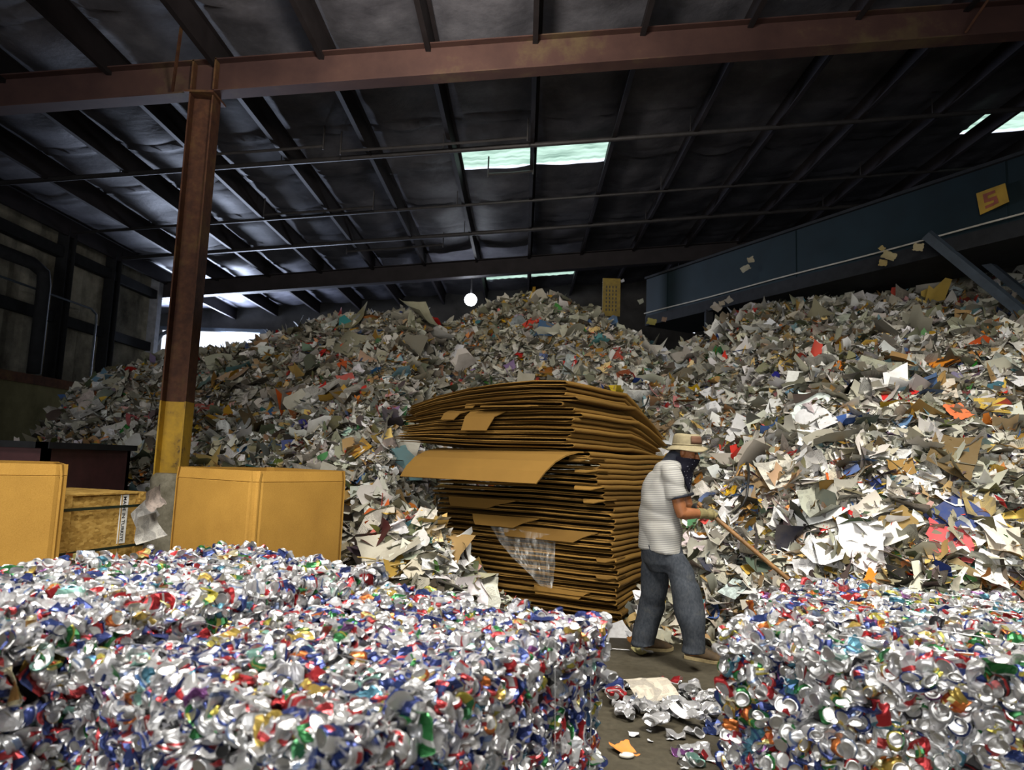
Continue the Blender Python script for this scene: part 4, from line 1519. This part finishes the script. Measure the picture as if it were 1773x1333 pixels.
# distant tube lamps and the work lamp behind the heap
M_tube = emit('tube_glow', (.75, .80, 1.0), 3.2)
for (a, b), (c, d), y, lab in (((1458, 488), (1489, 486), 15.0, 'lit fluorescent tube seen under the conveyor over the right heap'), ((1174, 570), (1203, 575), 17.0, 'lit fluorescent tube low in the dip between the heaps')):
    p, q = aty(a, b, y), aty(c, d, y)
    t = thing('tube_lamp', lab, 'lamp', tuple(p))
    MB().tube([p, q], .028, 8).build('tube', M_tube, t)
    e = (q - p).normalized() * .05
    MB().tube([p - e + Vector((0, 0, .05)), q + e + Vector((0, 0, .05))], .04, 6).build('lamp_housing', M_dark, t)
    for w in (p, q):
        MB().tube([w + Vector((0, 0, .05)), w + Vector((0, 0, roof(w.x) - w.z - .2))], .006, 4).build('hanger_rod', M_pipe, t)
WLP = aty(815, 519, 16.4)
t = thing('hanging_work_lamp', 'very bright round work lamp shining behind the left heap\'s top', 'lamp', tuple(WLP))
b_ = MB()
rings = []
for i in range(9):
    a = PI * i / 8
    rings.append([WLP + Vector((.15 * math.sin(a) * math.cos(2 * PI * j / 16), .15 * math.sin(a) * math.sin(2 * PI * j / 16), .15 * math.cos(a))) for j in range(16)])
b_.loft(rings, False).build('lamp_globe', emit('lamp_glow', (.85, .9, 1.0), 30.0), t, smooth=True)
MB().tube([WLP + Vector((0, .05, .14)), WLP + Vector((0, .05, roof(WLP.x) - WLP.z - .2))], .02, 6).build('lamp_stem', M_pipe, t)

# ------------------------------------------------------------------ litter on the floor of the gap between the bales
def flat_can(px, py, lab, group=None, i=None, pal=7, z=.022, tilt=.35, sc=1.0):
    p = atz(px, py, z)
    r = rng
    M = rand_rot(r, np.array((0, 0, 1.0)), 'lie') * sc
    i = KIDX['flat'][int(r.integers(12))] if i is None else i
    o = bpy.data.objects.new('crushed_can', can_mesh(i, pal))
    COL.objects.link(o)
    o.matrix_world = Matrix.Translation(p) @ Matrix([list(M[0]) + [0], list(M[1]) + [0], list(M[2]) + [0], [0, 0, 0, 1]])
    return tag(o, lab, 'can', group)


gl = 'crushed cans in the small pile on the floor'
for k in range(46):
    a = float(rng.uniform(0, 1))
    px = 1052 + a * 185
    py = float(rng.uniform(1178, 1232)) + 10 * a
    if 1102 < px < 1150 and py < 1208:
        continue
    flat_can(px, py, 'flattened silver can in the small pile between the two bales', gl, None, int(rng.choice([7, 7, 7, 3, 12, 7])), float(rng.uniform(.015, .07)))
for px, py, pal, lab in ((1068, 1192, 2, 'blue crushed can in the pile beside the newspaper'), (1066, 1203, 4, 'small red can piece in the pile beside the left bale'), (1160, 1180, 4, 'red crushed can piece at the newspaper\'s right edge'), (1168, 1212, 7, 'large crumpled silver can right of the newspaper'), (1135, 1245, 7, 'thin flattened silver can below the small pile'), (1193, 1193, 7, 'crumpled grey white foil ball at the pile\'s right end')):
    flat_can(px, py, lab, None, None, pal, .06, .5, 1.35)
for px, py, pal in ((1170, 1272, 7), (1200, 1268, 7), (1190, 1295, 3), (1215, 1300, 7), (1205, 1318, 14), (1190, 1315, 12), (1228, 1310, 4), (1180, 1300, 11), (1232, 1264, 6), (1238, 1255, 6)):
    flat_can(px, py, 'flattened can lying on the bare floor near the right bale\'s foot', 'flattened cans on the floor by the right bale', None, pal, .015)
can_mouth = [i for i, c in enumerate(CANS) if c[0] == 'mid']
for px, py, z, lab, n in ((1051, 1168, .50, 'round bottomed can sticking out of the nearest bale\'s side edge', (.3, -.95, .1)), (1247, 1122, .60, 'open ended can sticking out at the right bale\'s top corner by the shoe', (-.2, -.95, .15))):
    p = aty(px, py, 3.02)
    N = Vector(n).normalized()
    A = N.cross(Vector((0, 0, 1))).normalized()
    o = bpy.data.objects.new('crushed_can', can_mesh(can_mouth[1], 7))
    COL.objects.link(o)
    o.matrix_world = Matrix.Translation(p) @ Matrix((A, N.cross(A), N)).transposed().to_4x4()
    tag(o, lab, 'can')

p = atz(1128, 1190, .085)
o = lay('newspaper_sheet', p, .22, (.42, .38, .31), 'folded newspaper page lying on the small pile of cans', 'newspaper', None, SHEETS[1], 0, 0, .2, 1, (.05, -.35, 1))
p = atz(1180, 1232, .06)
lay('paper_sheet', p, .13, (.50, .50, .52), 'curled white paper strip in the small pile of cans', 'paper', None, SHEETS[6], 0, 0, .9, 0, (.2, -.3, 1))
p = atz(1080, 1298, .012)
lay('orange_scrap', p, .12, (.62, .20, .04), 'thin orange wrapper on the bare floor by the nearest bale', 'wrapper', None, SHEETS[8], 0, 0, .4, 0, (.1, 0, 1))
b_ = MB()
p = atz(1085, 1312, .0)
rings = []
for i, (zz, rr) in enumerate(((.001, .4), (.006, .85), (.013, 1), (.020, .85), (.025, .4))):
    rings.append([p + Vector((.040 * rr * math.cos(2 * PI * j / 14) * (1 + .12 * math.sin(2 * PI * j / 7)), .024 * rr * math.sin(2 * PI * j / 14), zz)) for j in range(14)])
tag(b_.loft(rings).build('pale_stone', simple('pale_stone', (.58, .54, .46), .8), None, True), 'small pale stone on the bare floor below the orange wrapper', 'stone')
for px, py, s in ((1098, 1272, .06), (1124, 1265, .03), (1126, 1283, .03), (1160, 1280, .03), (1185, 1330, .03)):
    p = atz(px, py, .006)
    lay('foil_scrap', p, s, (.42, .43, .45), 'small grey scrap lying alone on the bare floor', 'scrap', 'grey scraps on the floor', SHEETS[8], 0, 0, px, 0, (.1, .1, 1))
p = atz(1066, 1098, .02)
lay('paper_sheet', p, .20, (.80, .80, .80), 'white paper triangle on the floor at the stack\'s corner', 'paper', None, SHEETS[0], 0, .01, .4, 0, (.1, -.6, .8))
# bottle opener shaped wire
p = atz(1055, 1123, .012)
ring = [p + Vector((.022 * math.cos(a), .022 * math.sin(a), 0)) for a in np.linspace(.3, 2 * PI, 12)]
tag(MB().tube(ring + [p + Vector((.10, -.01, 0)), p + Vector((.16, -.018, 0))], .006, 6).build('metal_hook', M_wire), 'thin silver hook lying on the floor beside the nearest bale', 'hook')
for px, py, c in ((1108, 1128, (.6, .55, .25)), (1120, 1126, (.7, .7, .7))):
    lay('foil_scrap', atz(px, py, .012), .10, c, 'crumpled shiny scrap beside the man\'s rear shoe', 'scrap', 'scraps at the rear shoe', SHEETS[8], 0, 0, px, 0, (.1, -.3, 1))
# mixed scraps at the floor edge of the heap, between stack and legs
for k in range(46):
    px, py = float(rng.uniform(1085, 1250)), float(rng.uniform(1078, 1108))
    c, kk = paper_cols(1)
    lay('paper_scrap', atz(px, py, .02), float(rng.uniform(.07, .2)), tuple(c[0, :3]), 'small scrap on the floor edge of the heap behind the man\'s shoes', 'paper', 'scraps behind the man\'s shoes', None, 0, 0, float(rng.uniform(0, 6)), float(c[0, 3]), (rng.normal() * .4, -.5 + rng.normal() * .3, 1))
# litter between the carton and the stack, behind the bales: straw-like strips and plastic
M_straw = simple('yellow_strip', (.34, .24, .07), .7)
for k in range(12):
    p = on_heap(float(rng.uniform(608, 668)), float(rng.uniform(966, 1000)))
    d = Vector((rng.normal(), rng.normal() * .4, rng.normal() * .5)).normalized() * float(rng.uniform(.10, .24))
    p = p + Vector((0, -.06, .05))
    o = MB().tube([p - d, p + Vector((0, 0, .02)), p + d], .007, 5).build('packing_strip', M_straw)
    tag(o, 'yellowish thin packing strip in the tangle at the carton\'s right foot', 'strip', 'yellow packing strips')
for k, (px, py, z, s, c, nm, lab, ct, ms, n) in enumerate((
        (768, 975, .55, .15, (.80, .80, .80), 'plastic_bag', 'white plastic bag standing at the stack\'s foot behind the bale', 'bag', CRUMPLED[0], (.4, -1, .2)),
        (750, 985, .52, .12, (.06, .16, .03), 'green_scrap', 'dark green scrap beside the white bag', 'plastic', SHEETS[7], (-.5, -1, .3)),
        (690, 985, .62, .12, (.42, .50, .46), 'plastic_tub', 'pale green tub lid behind the bale', 'plastic', SHEETS[4], (.0, -.8, .6)),
        (612, 958, .62, .15, (.26, .22, .14), 'cardboard_scrap', 'dark crumpled paper at the carton\'s right corner', 'cardboard', SHEETS[9], (-.3, -.8, .6)),
        (715, 992, .5, .13, (.50, .46, .36), 'kraft_scrap', 'cream paper crumpled low before the stack', 'paper', SHEETS[8], (0, -.7, .7)))):
    p = on_heap(px, py)
    lay(nm, p, s * p.y / 5.0, c, lab, ct, None, ms, 0, .05, .5, 0, n)

# ------------------------------------------------------------------ the man with the pole
M_skin = simple('skin', (.21, .080, .030), .55, 0, .15, 14, .1, .35)
mm = NT('grey_striped_jersey', .85, 0, spec=.15)
_v = mm.coord(rot=(0, .10, 0))
_s = mm.n('SeparateXYZ')
mm.l(_v, _s.inputs[0])
_w = mm.math('GREATER_THAN', mm.math('FRACT', mm.math('MULTIPLY', _s.outputs[2], 62.0)), .62)
_d = mm.noise(mm.coord(), 5, 5)
mm.base(mm.mix(mm.math('MULTIPLY', mm.math('SUBTRACT', _d, .45), 1.2), mm.mix(_w, (.30, .295, .275), (.185, .185, .182)), (.25, .23, .18)))
M_shirt = mm.m
mm = NT('dusty_jeans', .9, 0, spec=.1)
_f = mm.noise(mm.coord(), 7, 7, .7)
_g = mm.noise(mm.coord(scale=(1, 1, .6)), 60, 3)
mm.base(mm.mix(.4, mm.ramp(_f, [(.3, (.020, .024, .031)), (.55, (.043, .049, .058)), (.75, (.090, .090, .082))]), mm.ramp(_g, [(.35, (.014, .018, .025)), (.7, (.066, .074, .086))])))
M_jean = mm.m
M_navy = simple('navy_cloth', (.010, .013, .024), .85, 0, .3, 20)
mm = NT('printed_bandana', .8, 0, spec=.15)
_n = mm.n('TexVoronoi', i_Scale=42.0)
mm.l(mm.coord(), _n.inputs['Vector'])
_k = mm.math('LESS_THAN', _n.outputs['Distance'], .17)
mm.base(mm.mix(mm.math('MULTIPLY', _k, .55), (.006, .006, .013), (.30, .30, .36)))
M_band = mm.m
M_hat = simple('tan_canvas', (.205, .172, .098), .85, 0, .2, 22, .2)
M_patch = simple('brown_patch', (.085, .036, .016), .8)
M_shoe = simple('brown_suede', (.060, .036, .014), .8, 0, .4, 18, .3)
M_sole = simple('dirty_tan_sole', (.28, .22, .11), .8, 0, .3, 25)
M_glove = simple('olive_glove', (.14, .115, .045), .85, 0, .3, 22)
M_glove2 = simple('black_glove', (.018, .016, .014), .8)
M_hair = simple('dark_hair', (.012, .010, .009), .7)
M_wood = simple('worn_brown_pole', (.17, .085, .025), .55, 0, .35, 20)


def fuse(name, mb, mat, parent, voxel, it=4, wr=0.0, wseed=0, wscale=(9, 9, 22)):
    """join overlapping closed shapes into one continuous surface, smooth it, press in cloth wrinkles"""
    o = mb.build('tmp', mat, parent)
    m = o.modifiers.new('r', 'REMESH')
    m.mode, m.voxel_size = 'VOXEL', voxel
    if it:
        k = o.modifiers.new('s', 'SMOOTH')
        k.factor, k.iterations = .5, it
    bpy.context.view_layer.update()
    me = bpy.data.meshes.new_from_object(o.evaluated_get(bpy.context.evaluated_depsgraph_get()))
    bpy.data.objects.remove(o)
    me.name = name
    n = len(me.vertices)
    if wr:
        co = np.empty(n * 3, np.float32)
        no = np.empty(n * 3, np.float32)
        me.vertices.foreach_get('co', co)
        me.vertices.foreach_get('normal', no)
        co, no = co.reshape(-1, 3), no.reshape(-1, 3)
        f = wave_noise(10, .6, 2.2, wseed, 3)
        a = f(co[:, 0] * wscale[0], co[:, 1] * wscale[1], co[:, 2] * wscale[2])
        b = f(co[:, 0] * wscale[2] * 1.2 + 3, co[:, 1] * wscale[1], co[:, 2] * wscale[2] * .8 + co[:, 0] * 14)
        co = co + no * ((np.abs(a) - .6) * wr + b * wr * .5)[:, None]
        me.vertices.foreach_set('co', co.ravel().astype(np.float32))
    me.polygons.foreach_set('use_smooth', np.ones(len(me.polygons), bool))
    if not me.materials:
        me.materials.append(mat)
    me.update()
    ob = link(name, me, parent)
    WLOC[ob] = WLOC.get(parent, Vector((0, 0, 0)))
    return ob


def er(c, ax, ay, n=20):
    """ellipse ring about c with half axes ax, ay (vectors)"""
    c, ax, ay = Vector(c), Vector(ax), Vector(ay)
    return [c + ax * math.cos(2 * PI * j / n) + ay * math.sin(2 * PI * j / n) for j in range(n)]


def blob(mb, c, ax, ay, az, n=16, m=9):
    rings = []
    for i in range(m + 1):
        a = PI * (.04 + .92 * i / m)
        rings.append(er(Vector(c) - Vector(az) * math.cos(a), Vector(ax) * math.sin(a), Vector(ay) * math.sin(a), n))
    return mb.loft(rings)


MAN = thing('person', 'man in a tan hat, bandana, grey shirt and jeans walking with a pole', 'person', tuple(atz(1175, 1134, 0)))
X_, Y_, Z_ = Vector((1, 0, 0)), Vector((0, 1, 0)), Vector((0, 0, 1))
YC = 5.40
A = lambda px, py, y=YC: aty(px, py, y)
# joints
hipR, kneeR, ankR = A(1160, 955, 5.30), A(1190, 1045, 5.24), A(1202, 1122, 5.20)
hipL, kneeL, ankL = A(1134, 955, 5.52), A(1129, 1045, 5.56), A(1115, 1108, 5.56)
shR, elR, wrR = A(1163, 820, 5.22), A(1180, 889, 5.20), A(1217, 889, 5.27)
shL, elL, wrL = A(1175, 822, 5.60), A(1192, 884, 5.58), A(1210, 879, 5.42)
HC_ = A(1188, 783, 5.36)
pole_a, pole_b = A(1203, 866, 5.36), A(1366, 1004, 5.16)
pd = (pole_b - pole_a).normalized()
pole_end = pole_b + pd * .82
gripR, gripL = pole_a + pd * .155, pole_a + pd * .105
hf = Vector((.90, -.38, -.20)).normalized()      # the face looks right, a little towards us and down
hs = hf.cross(Z_).normalized()                   # the head's right
hu = hs.cross(hf).normalized()

b_ = MB()
# head: skull, jaw, brow, nose, cheeks, ear
blob(b_, HC_ + hu * .02 - hf * .012, hf * .096, hs * .076, hu * .105, 20, 12)
blob(b_, HC_ - hu * .055 + hf * .022, hf * .070, hs * .060, hu * .062)
b_.loft([er(HC_ + hu * .012 + hf * .083, hf * .008, hs * .010), er(HC_ - hu * .012 + hf * .094, hf * .012, hs * .013), er(HC_ - hu * .032 + hf * .100, hf * .017, hs * .018), er(HC_ - hu * .042 + hf * .088, hf * .010, hs * .014)])
for s in (-1, 1):
    blob(b_, HC_ + hu * .022 + hf * .076 + hs * s * .030, hf * .014, hs * .026, hu * .010, 10, 6)
    blob(b_, HC_ - hu * .024 + hf * .058 + hs * s * .042, hf * .022, hs * .020, hu * .020, 10, 6)
    blob(b_, HC_ - hu * .004 - hf * .014 + hs * s * .078, hf * .019, hs * .009, hu * .032, 10, 6)
# neck, trunk, arms, legs: one body
b_.loft([er(A(1164, 806), X_ * .075, Y_ * .10), er(A(1171, 795), X_ * .060, Y_ * .062), er(A(1180, 789, 5.38), X_ * .056, Y_ * .056), er(HC_ - hu * .02 - hf * .02, X_ * .05, Y_ * .05)])
b_.loft([er(A(1146, 960), X_ * .10, Y_ * .135), er(A(1143, 900), X_ * .115, Y_ * .145), er(A(1149, 842), X_ * .115, Y_ * .165), er(A(1160, 810), X_ * .09, Y_ * .14), er(A(1166, 800), X_ * .06, Y_ * .08)])
for sh, el, wr_ in ((shR, elR, wrR), (shL, elL, wrL)):
    b_.tube([sh + (sh - el) * .05, sh.lerp(el, .25), sh.lerp(el, .6), sh.lerp(el, .92), el, el.lerp(wr_, .12), el.lerp(wr_, .35), el.lerp(wr_, .75), wr_, wr_ + (wr_ - el).normalized() * .03], [.056, .056, .052, .046, .045, .046, .045, .036, .030, .028], 14)
for hp, kn, an in ((hipR, kneeR, ankR), (hipL, kneeL, ankL)):
    b_.tube([hp - Z_ * .03, hp.lerp(kn, .4), kn, kn.lerp(an, .35), an - Z_ * .05], [.055, .062, .052, .052, .036], 12)


def hand(mb, W, G, flip, r=.0095):
    """palm, four unequal fingers closed round the pole, thumb from the side of the palm"""
    p = (W - G)
    p = (p - pd * p.dot(pd)).normalized()
    s = pd.cross(p).normalized() * flip
    palm_c = G + p * .036 + s * .008
    mb.tube([W, W.lerp(palm_c, .35), W.lerp(palm_c, .7), palm_c, G + p * .022 + s * .010], [.030, .033, .037, .037, .030], 12)
    for k in range(4):
        o_ = pd * ((k - 1.5) * .0205)
        L_ = (.9, 1.0, .96, .78)[k]
        base = palm_c + o_ + s * .016
        pts = [base - s * .012]
        for a in np.linspace(.55, .55 + 3.3 * L_, 8):
            pts.append(G + o_ * 1.04 + (p * math.cos(a) + s * math.sin(a)) * (.0285 if a < 2.6 else .0265))
        mb.tube(pts, [r * 1.15, r * 1.12, r * 1.1, r * 1.12, r, r, r * 1.02, r * .92, r * .8], 8)
    tb = palm_c - s * .022 + pd * .018
    pts = [palm_c - s * .012, tb]
    for a in (-.9, -1.5, -2.1, -2.6):
        pts.append(G + pd * .034 + (p * math.cos(a) + s * math.sin(a)) * .029)
    mb.tube(pts, [.012, .0125, .012, .011, .0105, .0085], 8)


# the bare hands inside the gloves belong to the body
for W, G, fl in ((wrR, gripR, -1), (wrL, gripL, 1)):
    hand(b_, W, G, fl, .006)
fuse('body', b_, M_skin, MAN, .0065, 3)
for s in (1, -1):
    e = MB()
    blob(e, HC_ + hu * .006 + hf * .079 + hs * s * .031, hf * .010, hs * .012, hu * .0065, 10, 6)
    e.build('eye', M_hair, MAN, smooth=True)
hb = MB()
blob(hb, HC_ + hu * .018 - hf * .030, hf * .088, hs * .080, hu * .085)
hb.build('hair', M_hair, MAN, smooth=True)

for W, G, fl, mt, txt in ((wrR, gripR, -1, M_glove, 'olive work glove on the right hand'), (wrL, gripL, 1, M_glove2, 'dark work glove on the left hand')):
    b_ = MB()
    hand(b_, W, G, fl, .0115)
    e = (W - (elR if mt is M_glove else elL)).normalized()
    b_.tube([W - e * .045, W - e * .01, W + e * .02], [.043, .040, .038], 14)
    tag(fuse('glove', b_, mt, MAN, .0042, 2), txt)

# shirt
b_ = MB()
T_ = [(1144, 950, .160, .185, YC), (1143, 930, .163, .185, YC), (1142, 900, .158, .182, YC), (1143, 870, .150, .19, YC), (1147, 842, .142, .20, YC), (1152, 822, .126, .205, YC), (1159, 808, .100, .17, YC), (1166, 799, .078, .10, YC)]
b_.loft([er(A(px, py, y) + (Z_ * -.018 if i == 0 else Z_ * 0), X_ * rx + Z_ * (rx * -.10), Y_ * ry, 28) for i, (px, py, rx, ry, y) in enumerate(T_)])
for sh, el, k in ((shR, elR, 1), (shL, elL, 1)):
    c = sh.lerp(Vector((sh.x, YC, sh.z)), .35) + Z_ * .01
    q = sh.lerp(el, .58)
    b_.tube([c, sh + Z_ * .0, sh.lerp(el, .25), q], [.078, .082, .080, .078], 18)
fuse('shirt', b_, M_shirt, MAN, .010, 5, .009, 4, (8, 8, 20))
for sh, el in ((shR, elR), (shL, elL)):
    d_ = (el - sh).normalized()
    q = sh.lerp(el, .585)
    b_ = MB().tube([q - d_ * .010, q - d_ * .004, q + d_ * .008, q + d_ * .012], [.074, .0795, .0785, .070], 22)
    tag(b_.build('sleeve_band', M_navy, MAN, smooth=True), 'navy band at the sleeve edge')
# trousers
b_ = MB()
b_.loft([er(A(1144, 938), X_ * .145, Y_ * .165, 24), er(A(1147, 955), X_ * .155, Y_ * .178, 24), er(A(1150, 975), X_ * .150, Y_ * .172, 24), er(A(1151, 990), X_ * .11, Y_ * .13, 24)])
lr = lambda c, rx, ry: er(c, X_ * rx, Y_ * ry, 20)
b_.loft([lr(A(1162, 958, 5.32), .095, .10), lr(A(1175, 985, 5.30), .112, .112), lr(A(1185, 1010, 5.27), .112, .112), lr(A(1192, 1050, 5.24), .102, .105), lr(A(1199, 1090, 5.21), .086, .09), lr(A(1202, 1118, 5.20), .086, .09), lr(A(1201, 1131, 5.20), .092, .092)])
b_.loft([lr(A(1133, 958, 5.50), .095, .10), lr(A(1134, 985, 5.52), .105, .11), lr(A(1132, 1010, 5.53), .100, .105), lr(A(1127, 1050, 5.55), .096, .10), lr(A(1118, 1088, 5.55), .086, .09), lr(A(1115, 1106, 5.56), .090, .092), lr(A(1114, 1116, 5.56), .096, .096)])
fuse('trousers', b_, M_jean, MAN, .010, 4, .010, 9, (8, 8, 18))
# shoes
for heel, toe in ((atz(1094, 1124, 0), atz(1164, 1127, 0)), (atz(1187, 1139, 0), atz(1252, 1150, 0))):
    f_ = (toe - heel)
    L_ = f_.length
    f_ = f_.normalized()
    sd = Vector((-f_.y, f_.x, 0))
    prof = [(.0, .026, .085), (.06, .036, .115), (.22, .040, .125), (.42, .043, .115), (.62, .049, .092), (.80, .050, .074), (.93, .040, .058), (1.0, .022, .040)]
    b_ = MB()
    rings = []
    for t_, w_, h_ in prof:
        c = heel + f_ * (L_ * t_)
        rings.append([c + sd * w_ * x + Z_ * (.022 + (h_ - .022) * y) for x, y in ((-1, 0), (-1.02, .35), (-.85, .7), (-.5, .95), (0, 1), (.5, .95), (.85, .7), (1.02, .35), (1, 0), (0, 0))])
    b_.loft(rings)
    so = b_.build('shoe', M_shoe, MAN, smooth=True)
    b_ = MB()
    rings = []
    for t_, w_, h_ in prof:
        c = heel + f_ * (L_ * (t_ * 1.03 - .015))
        lift = .012 * max(0, (t_ - .8) / .2) ** 2
        w2 = w_ + .006
        rings.append([c + sd * x * w2 + Z_ * z for x, z in ((-1, .002 + lift), (-1, .026 + lift), (1, .026 + lift), (1, .002 + lift))])
    tag(b_.loft(rings).build('sole', M_sole, so), 'dirty tan sole')
    c = heel + f_ * (L_ * .42) + Z_ * .106
    for i in range(4):
        q = c + f_ * (.018 * i) - Z_ * (.007 * i)
        MB().tube([q - sd * .026, q + Z_ * .008, q + sd * .026], .003, 5).build('lace', M_navy, so)
# bandana over nose and mouth hanging to a point on the chest, knotted behind the neck
b_ = MB()
n = 26
top, mid, low, tip = [], [], [], []
for j in range(n):
    a = -PI * .78 + 2 * PI * .78 * j / (n - 1)
    ca, sa = math.cos(a), math.sin(a)
    w = max(0, ca)
    top.append(HC_ - hu * (.044 - .012 * w) + hf * (.098 * ca + .012 * w ** 4) + hs * .084 * sa)
    mid.append(HC_ - hu * (.085 - .01 * w) + hf * (.096 * ca + .006) + hs * .086 * sa)
    low.append(HC_ - hu * (.135 - .01 * w) + hf * (.094 * ca - .012) + hs * .094 * sa)
    tip.append(HC_ - hu * (.165 + .13 * w ** 1.6) + hf * (.100 * ca - .020 + .01 * w) + hs * .088 * sa * (1 - .45 * w))
cloth = [top, mid, low, tip]
rings = []
for r_ in cloth:
    rings.append(list(r_))
b_ = MB()
k = len(b_.v)
fz = wave_noise(6, 18, 60, 5, 3)
rows = []
for a_, c_ in zip(cloth[:-1], cloth[1:]):
    for s in (0, .25, .5, .75):
        rows.append([p.lerp(q, s) for p, q in zip(a_, c_)])
rows.append(tip)
vv = []
for i, r_ in enumerate(rows):
    for p in r_:
        d_ = (p - HC_ + hf * .02)
        d_.z = 0
        vv.append(p + d_.normalized() * (.004 + .006 * float(fz(p.x, p.y, p.z * .6)) * min(1, i / 4)))
m = len(rows)
ff = [(i * n + j, i * n + j + 1, (i + 1) * n + j + 1, (i + 1) * n + j) for i in range(m - 1) for j in range(n - 1)]
b_.add(vv, ff)
o = b_.build('bandana', M_band, MAN, smooth=True)
sm = o.modifiers.new('cloth', 'SOLIDIFY')
sm.thickness, sm.offset = .004, 1
tag(o, 'dark blue printed bandana over nose and mouth')
b_ = MB()
b_.loft([er(A(1162, 803), X_ * .088, Y_ * .098, 22), er(A(1166, 795), X_ * .084, Y_ * .088, 22), er(A(1171, 786, 5.38), X_ * .074, Y_ * .076, 22), er(A(1174, 781, 5.38), X_ * .060, Y_ * .062, 22)])
fuse('neck_cloth', b_, M_navy, MAN, .008, 3, .004, 12, (14, 14, 30))
# bucket hat
hc = HC_ + hu * .060 - hf * .006
ht = (Z_ + hf * .02 + hs * .03).normalized()
hx = (hf - ht * hf.dot(ht)).normalized()
hy = ht.cross(hx)
b_ = MB()
rings = [er(hc + ht * z, hx * (.104 * r_), hy * (.090 * r_), 26) for z, r_ in ((-.012, 1.05), (.012, 1.06), (.04, 1.03), (.068, .97), (.080, .86), (.085, .6), (.082, .2))]
b_.loft(rings)
hat = fuse('hat', b_, M_hat, MAN, .007, 2, .004, 31, (16, 16, 16))
b_ = MB()
rows = []
for s in np.linspace(0, 1, 6):
    ring = []
    for j in range(36):
        a = 2 * PI * j / 36
        r1 = 1.03 + .50 * s
        dz = -.010 - .034 * s ** 1.3 + .010 * s * math.sin(3 * a + .6) + .008 * s * math.cos(2 * a)
        ring.append(hc + ht * dz + hx * (.104 * r1 * math.cos(a)) + hy * (.094 * r1 * math.sin(a)))
    rows.append(ring)
for i in range(5):
    for j in range(36):
        pass
k = 0
b_.add([p for r_ in rows for p in r_], [(i * 36 + j, i * 36 + (j + 1) % 36, (i + 1) * 36 + (j + 1) % 36, (i + 1) * 36 + j) for i in range(5) for j in range(36)])
br = b_.build('hat_brim', M_hat, hat, smooth=True)
sm = br.modifiers.new('cloth', 'SOLIDIFY')
sm.thickness, sm.offset = .006, 0
b_ = MB().tube([*er(hc + ht * .0, hx * .1115, hy * .097, 26), er(hc, hx * .1115, hy * .097, 26)[0]], .006, 6)
b_.build('hat_band', M_hat, hat, smooth=True)
rows = []
for z in (.008, .030, .052, .066):
    rw = []
    for a in np.linspace(-.15, -1.15, 8):
        rr = np.interp(z, [.008, .04, .068], [1.09, 1.065, 1.0])
        rw.append(hc + ht * z + hx * (.104 * rr * math.cos(a)) * 1.02 - hy * (-.090 * rr * math.sin(a)) * 1.02)
    rows.append(rw)
b_ = MB().add([p for r_ in rows for p in r_], [(i * 8 + j, i * 8 + j + 1, (i + 1) * 8 + j + 1, (i + 1) * 8 + j) for i in range(3) for j in range(7)])
pt_ = b_.build('hat_patch', M_patch, hat, smooth=True)
sm = pt_.modifiers.new('cloth', 'SOLIDIFY')
sm.thickness, sm.offset = .006, 0

t = thing('work_pole', 'long brown wooden pole held low in the man\'s gloved hands', 'pole', tuple(pole_a))
MB().tube([pole_a + pd * .03, pole_a + pd * .1, pole_b, pole_end], .0165, 12).build('shaft', M_wood, t, smooth=True)
b_ = MB()
sd = pd.cross(Z_).normalized()
b_.tube([pole_end - pd * .07, pole_end + pd * .03], .022, 12).build('ferrule', M_dark, t)
for s in (-1, 1):
    MB().tube([pole_end, pole_end + pd * .03 + sd * s * .04, pole_end + pd * .06 + sd * s * .05 - Z_ * .03], .007, 6).build('tine', M_dark, t)

# ------------------------------------------------------------------ light
w = bpy.data.worlds.new('daylight')
SC.world = w
w.use_nodes = True
bg = w.node_tree.nodes['Background']
bg.inputs[0].default_value = (.80, .86, 1.0, 1)
bg.inputs[1].default_value = 1.6


def area(name, loc, target, sx, sy, e, c):
    l = bpy.data.lights.new(name, 'AREA')
    l.shape = 'RECTANGLE'
    l.size, l.size_y, l.energy, l.color = sx, sy, e, c
    o = bpy.data.objects.new(name, l)
    COL.objects.link(o)
    o.location = loc
    o.rotation_euler = (Vector(target) - Vector(loc)).to_track_quat('-Z', 'Y').to_euler()
    return o


# added fill light, as daylight from an unseen, assumed door behind the camera
area('unseen_door_fill', (-2.2, YB + .1, 1.9), (.6, 6, .6), 9.5, 3.4, 250, (1.0, .95, .86)).data.spread = math.radians(100)
# two unseen high bay lamps over the work floor, above and behind the frame
area('unseen_lamp', (2.2, 2.6, 5.9), (2.8, 4.6, 0), 1.6, 1.6, 360, (1.0, .95, .86)).data.spread = math.radians(122)
area('unseen_lamp', (-2.2, 1.6, 5.7), (-1.6, 4.0, 0), 1.6, 1.6, 190, (1.0, .95, .88)).data.spread = math.radians(88)
area('unseen_lamp', (-1.0, 3.5, 4.9), (-.9, 7.6, 6.6), .6, .6, 120, (1.0, .90, .76)).data.spread = math.radians(110)  # third lamp added, aimed upward to brighten the near beam and ceiling
# daylight in the far doorway
area('far_door_daylight', ((DX0 + DX1) / 2, YF - .3, 4.0), (-4, 8, 5.2), 2.4, 1.8, 1300, (.66, .76, 1.0))
l = bpy.data.lights.new('work_lamp_light', 'POINT')
l.energy, l.color, l.shadow_soft_size = 260, (.85, .9, 1.0), .16
o = bpy.data.objects.new('work_lamp_light', l)
COL.objects.link(o)
o.location = WLP
SC.cycles.max_bounces = 6
SC.cycles.diffuse_bounces = 2
SC.cycles.glossy_bounces = 3
SC.cycles.transparent_max_bounces = 8
SC.cycles.sample_clamp_indirect = 4.0
SC.cycles.use_denoising = True
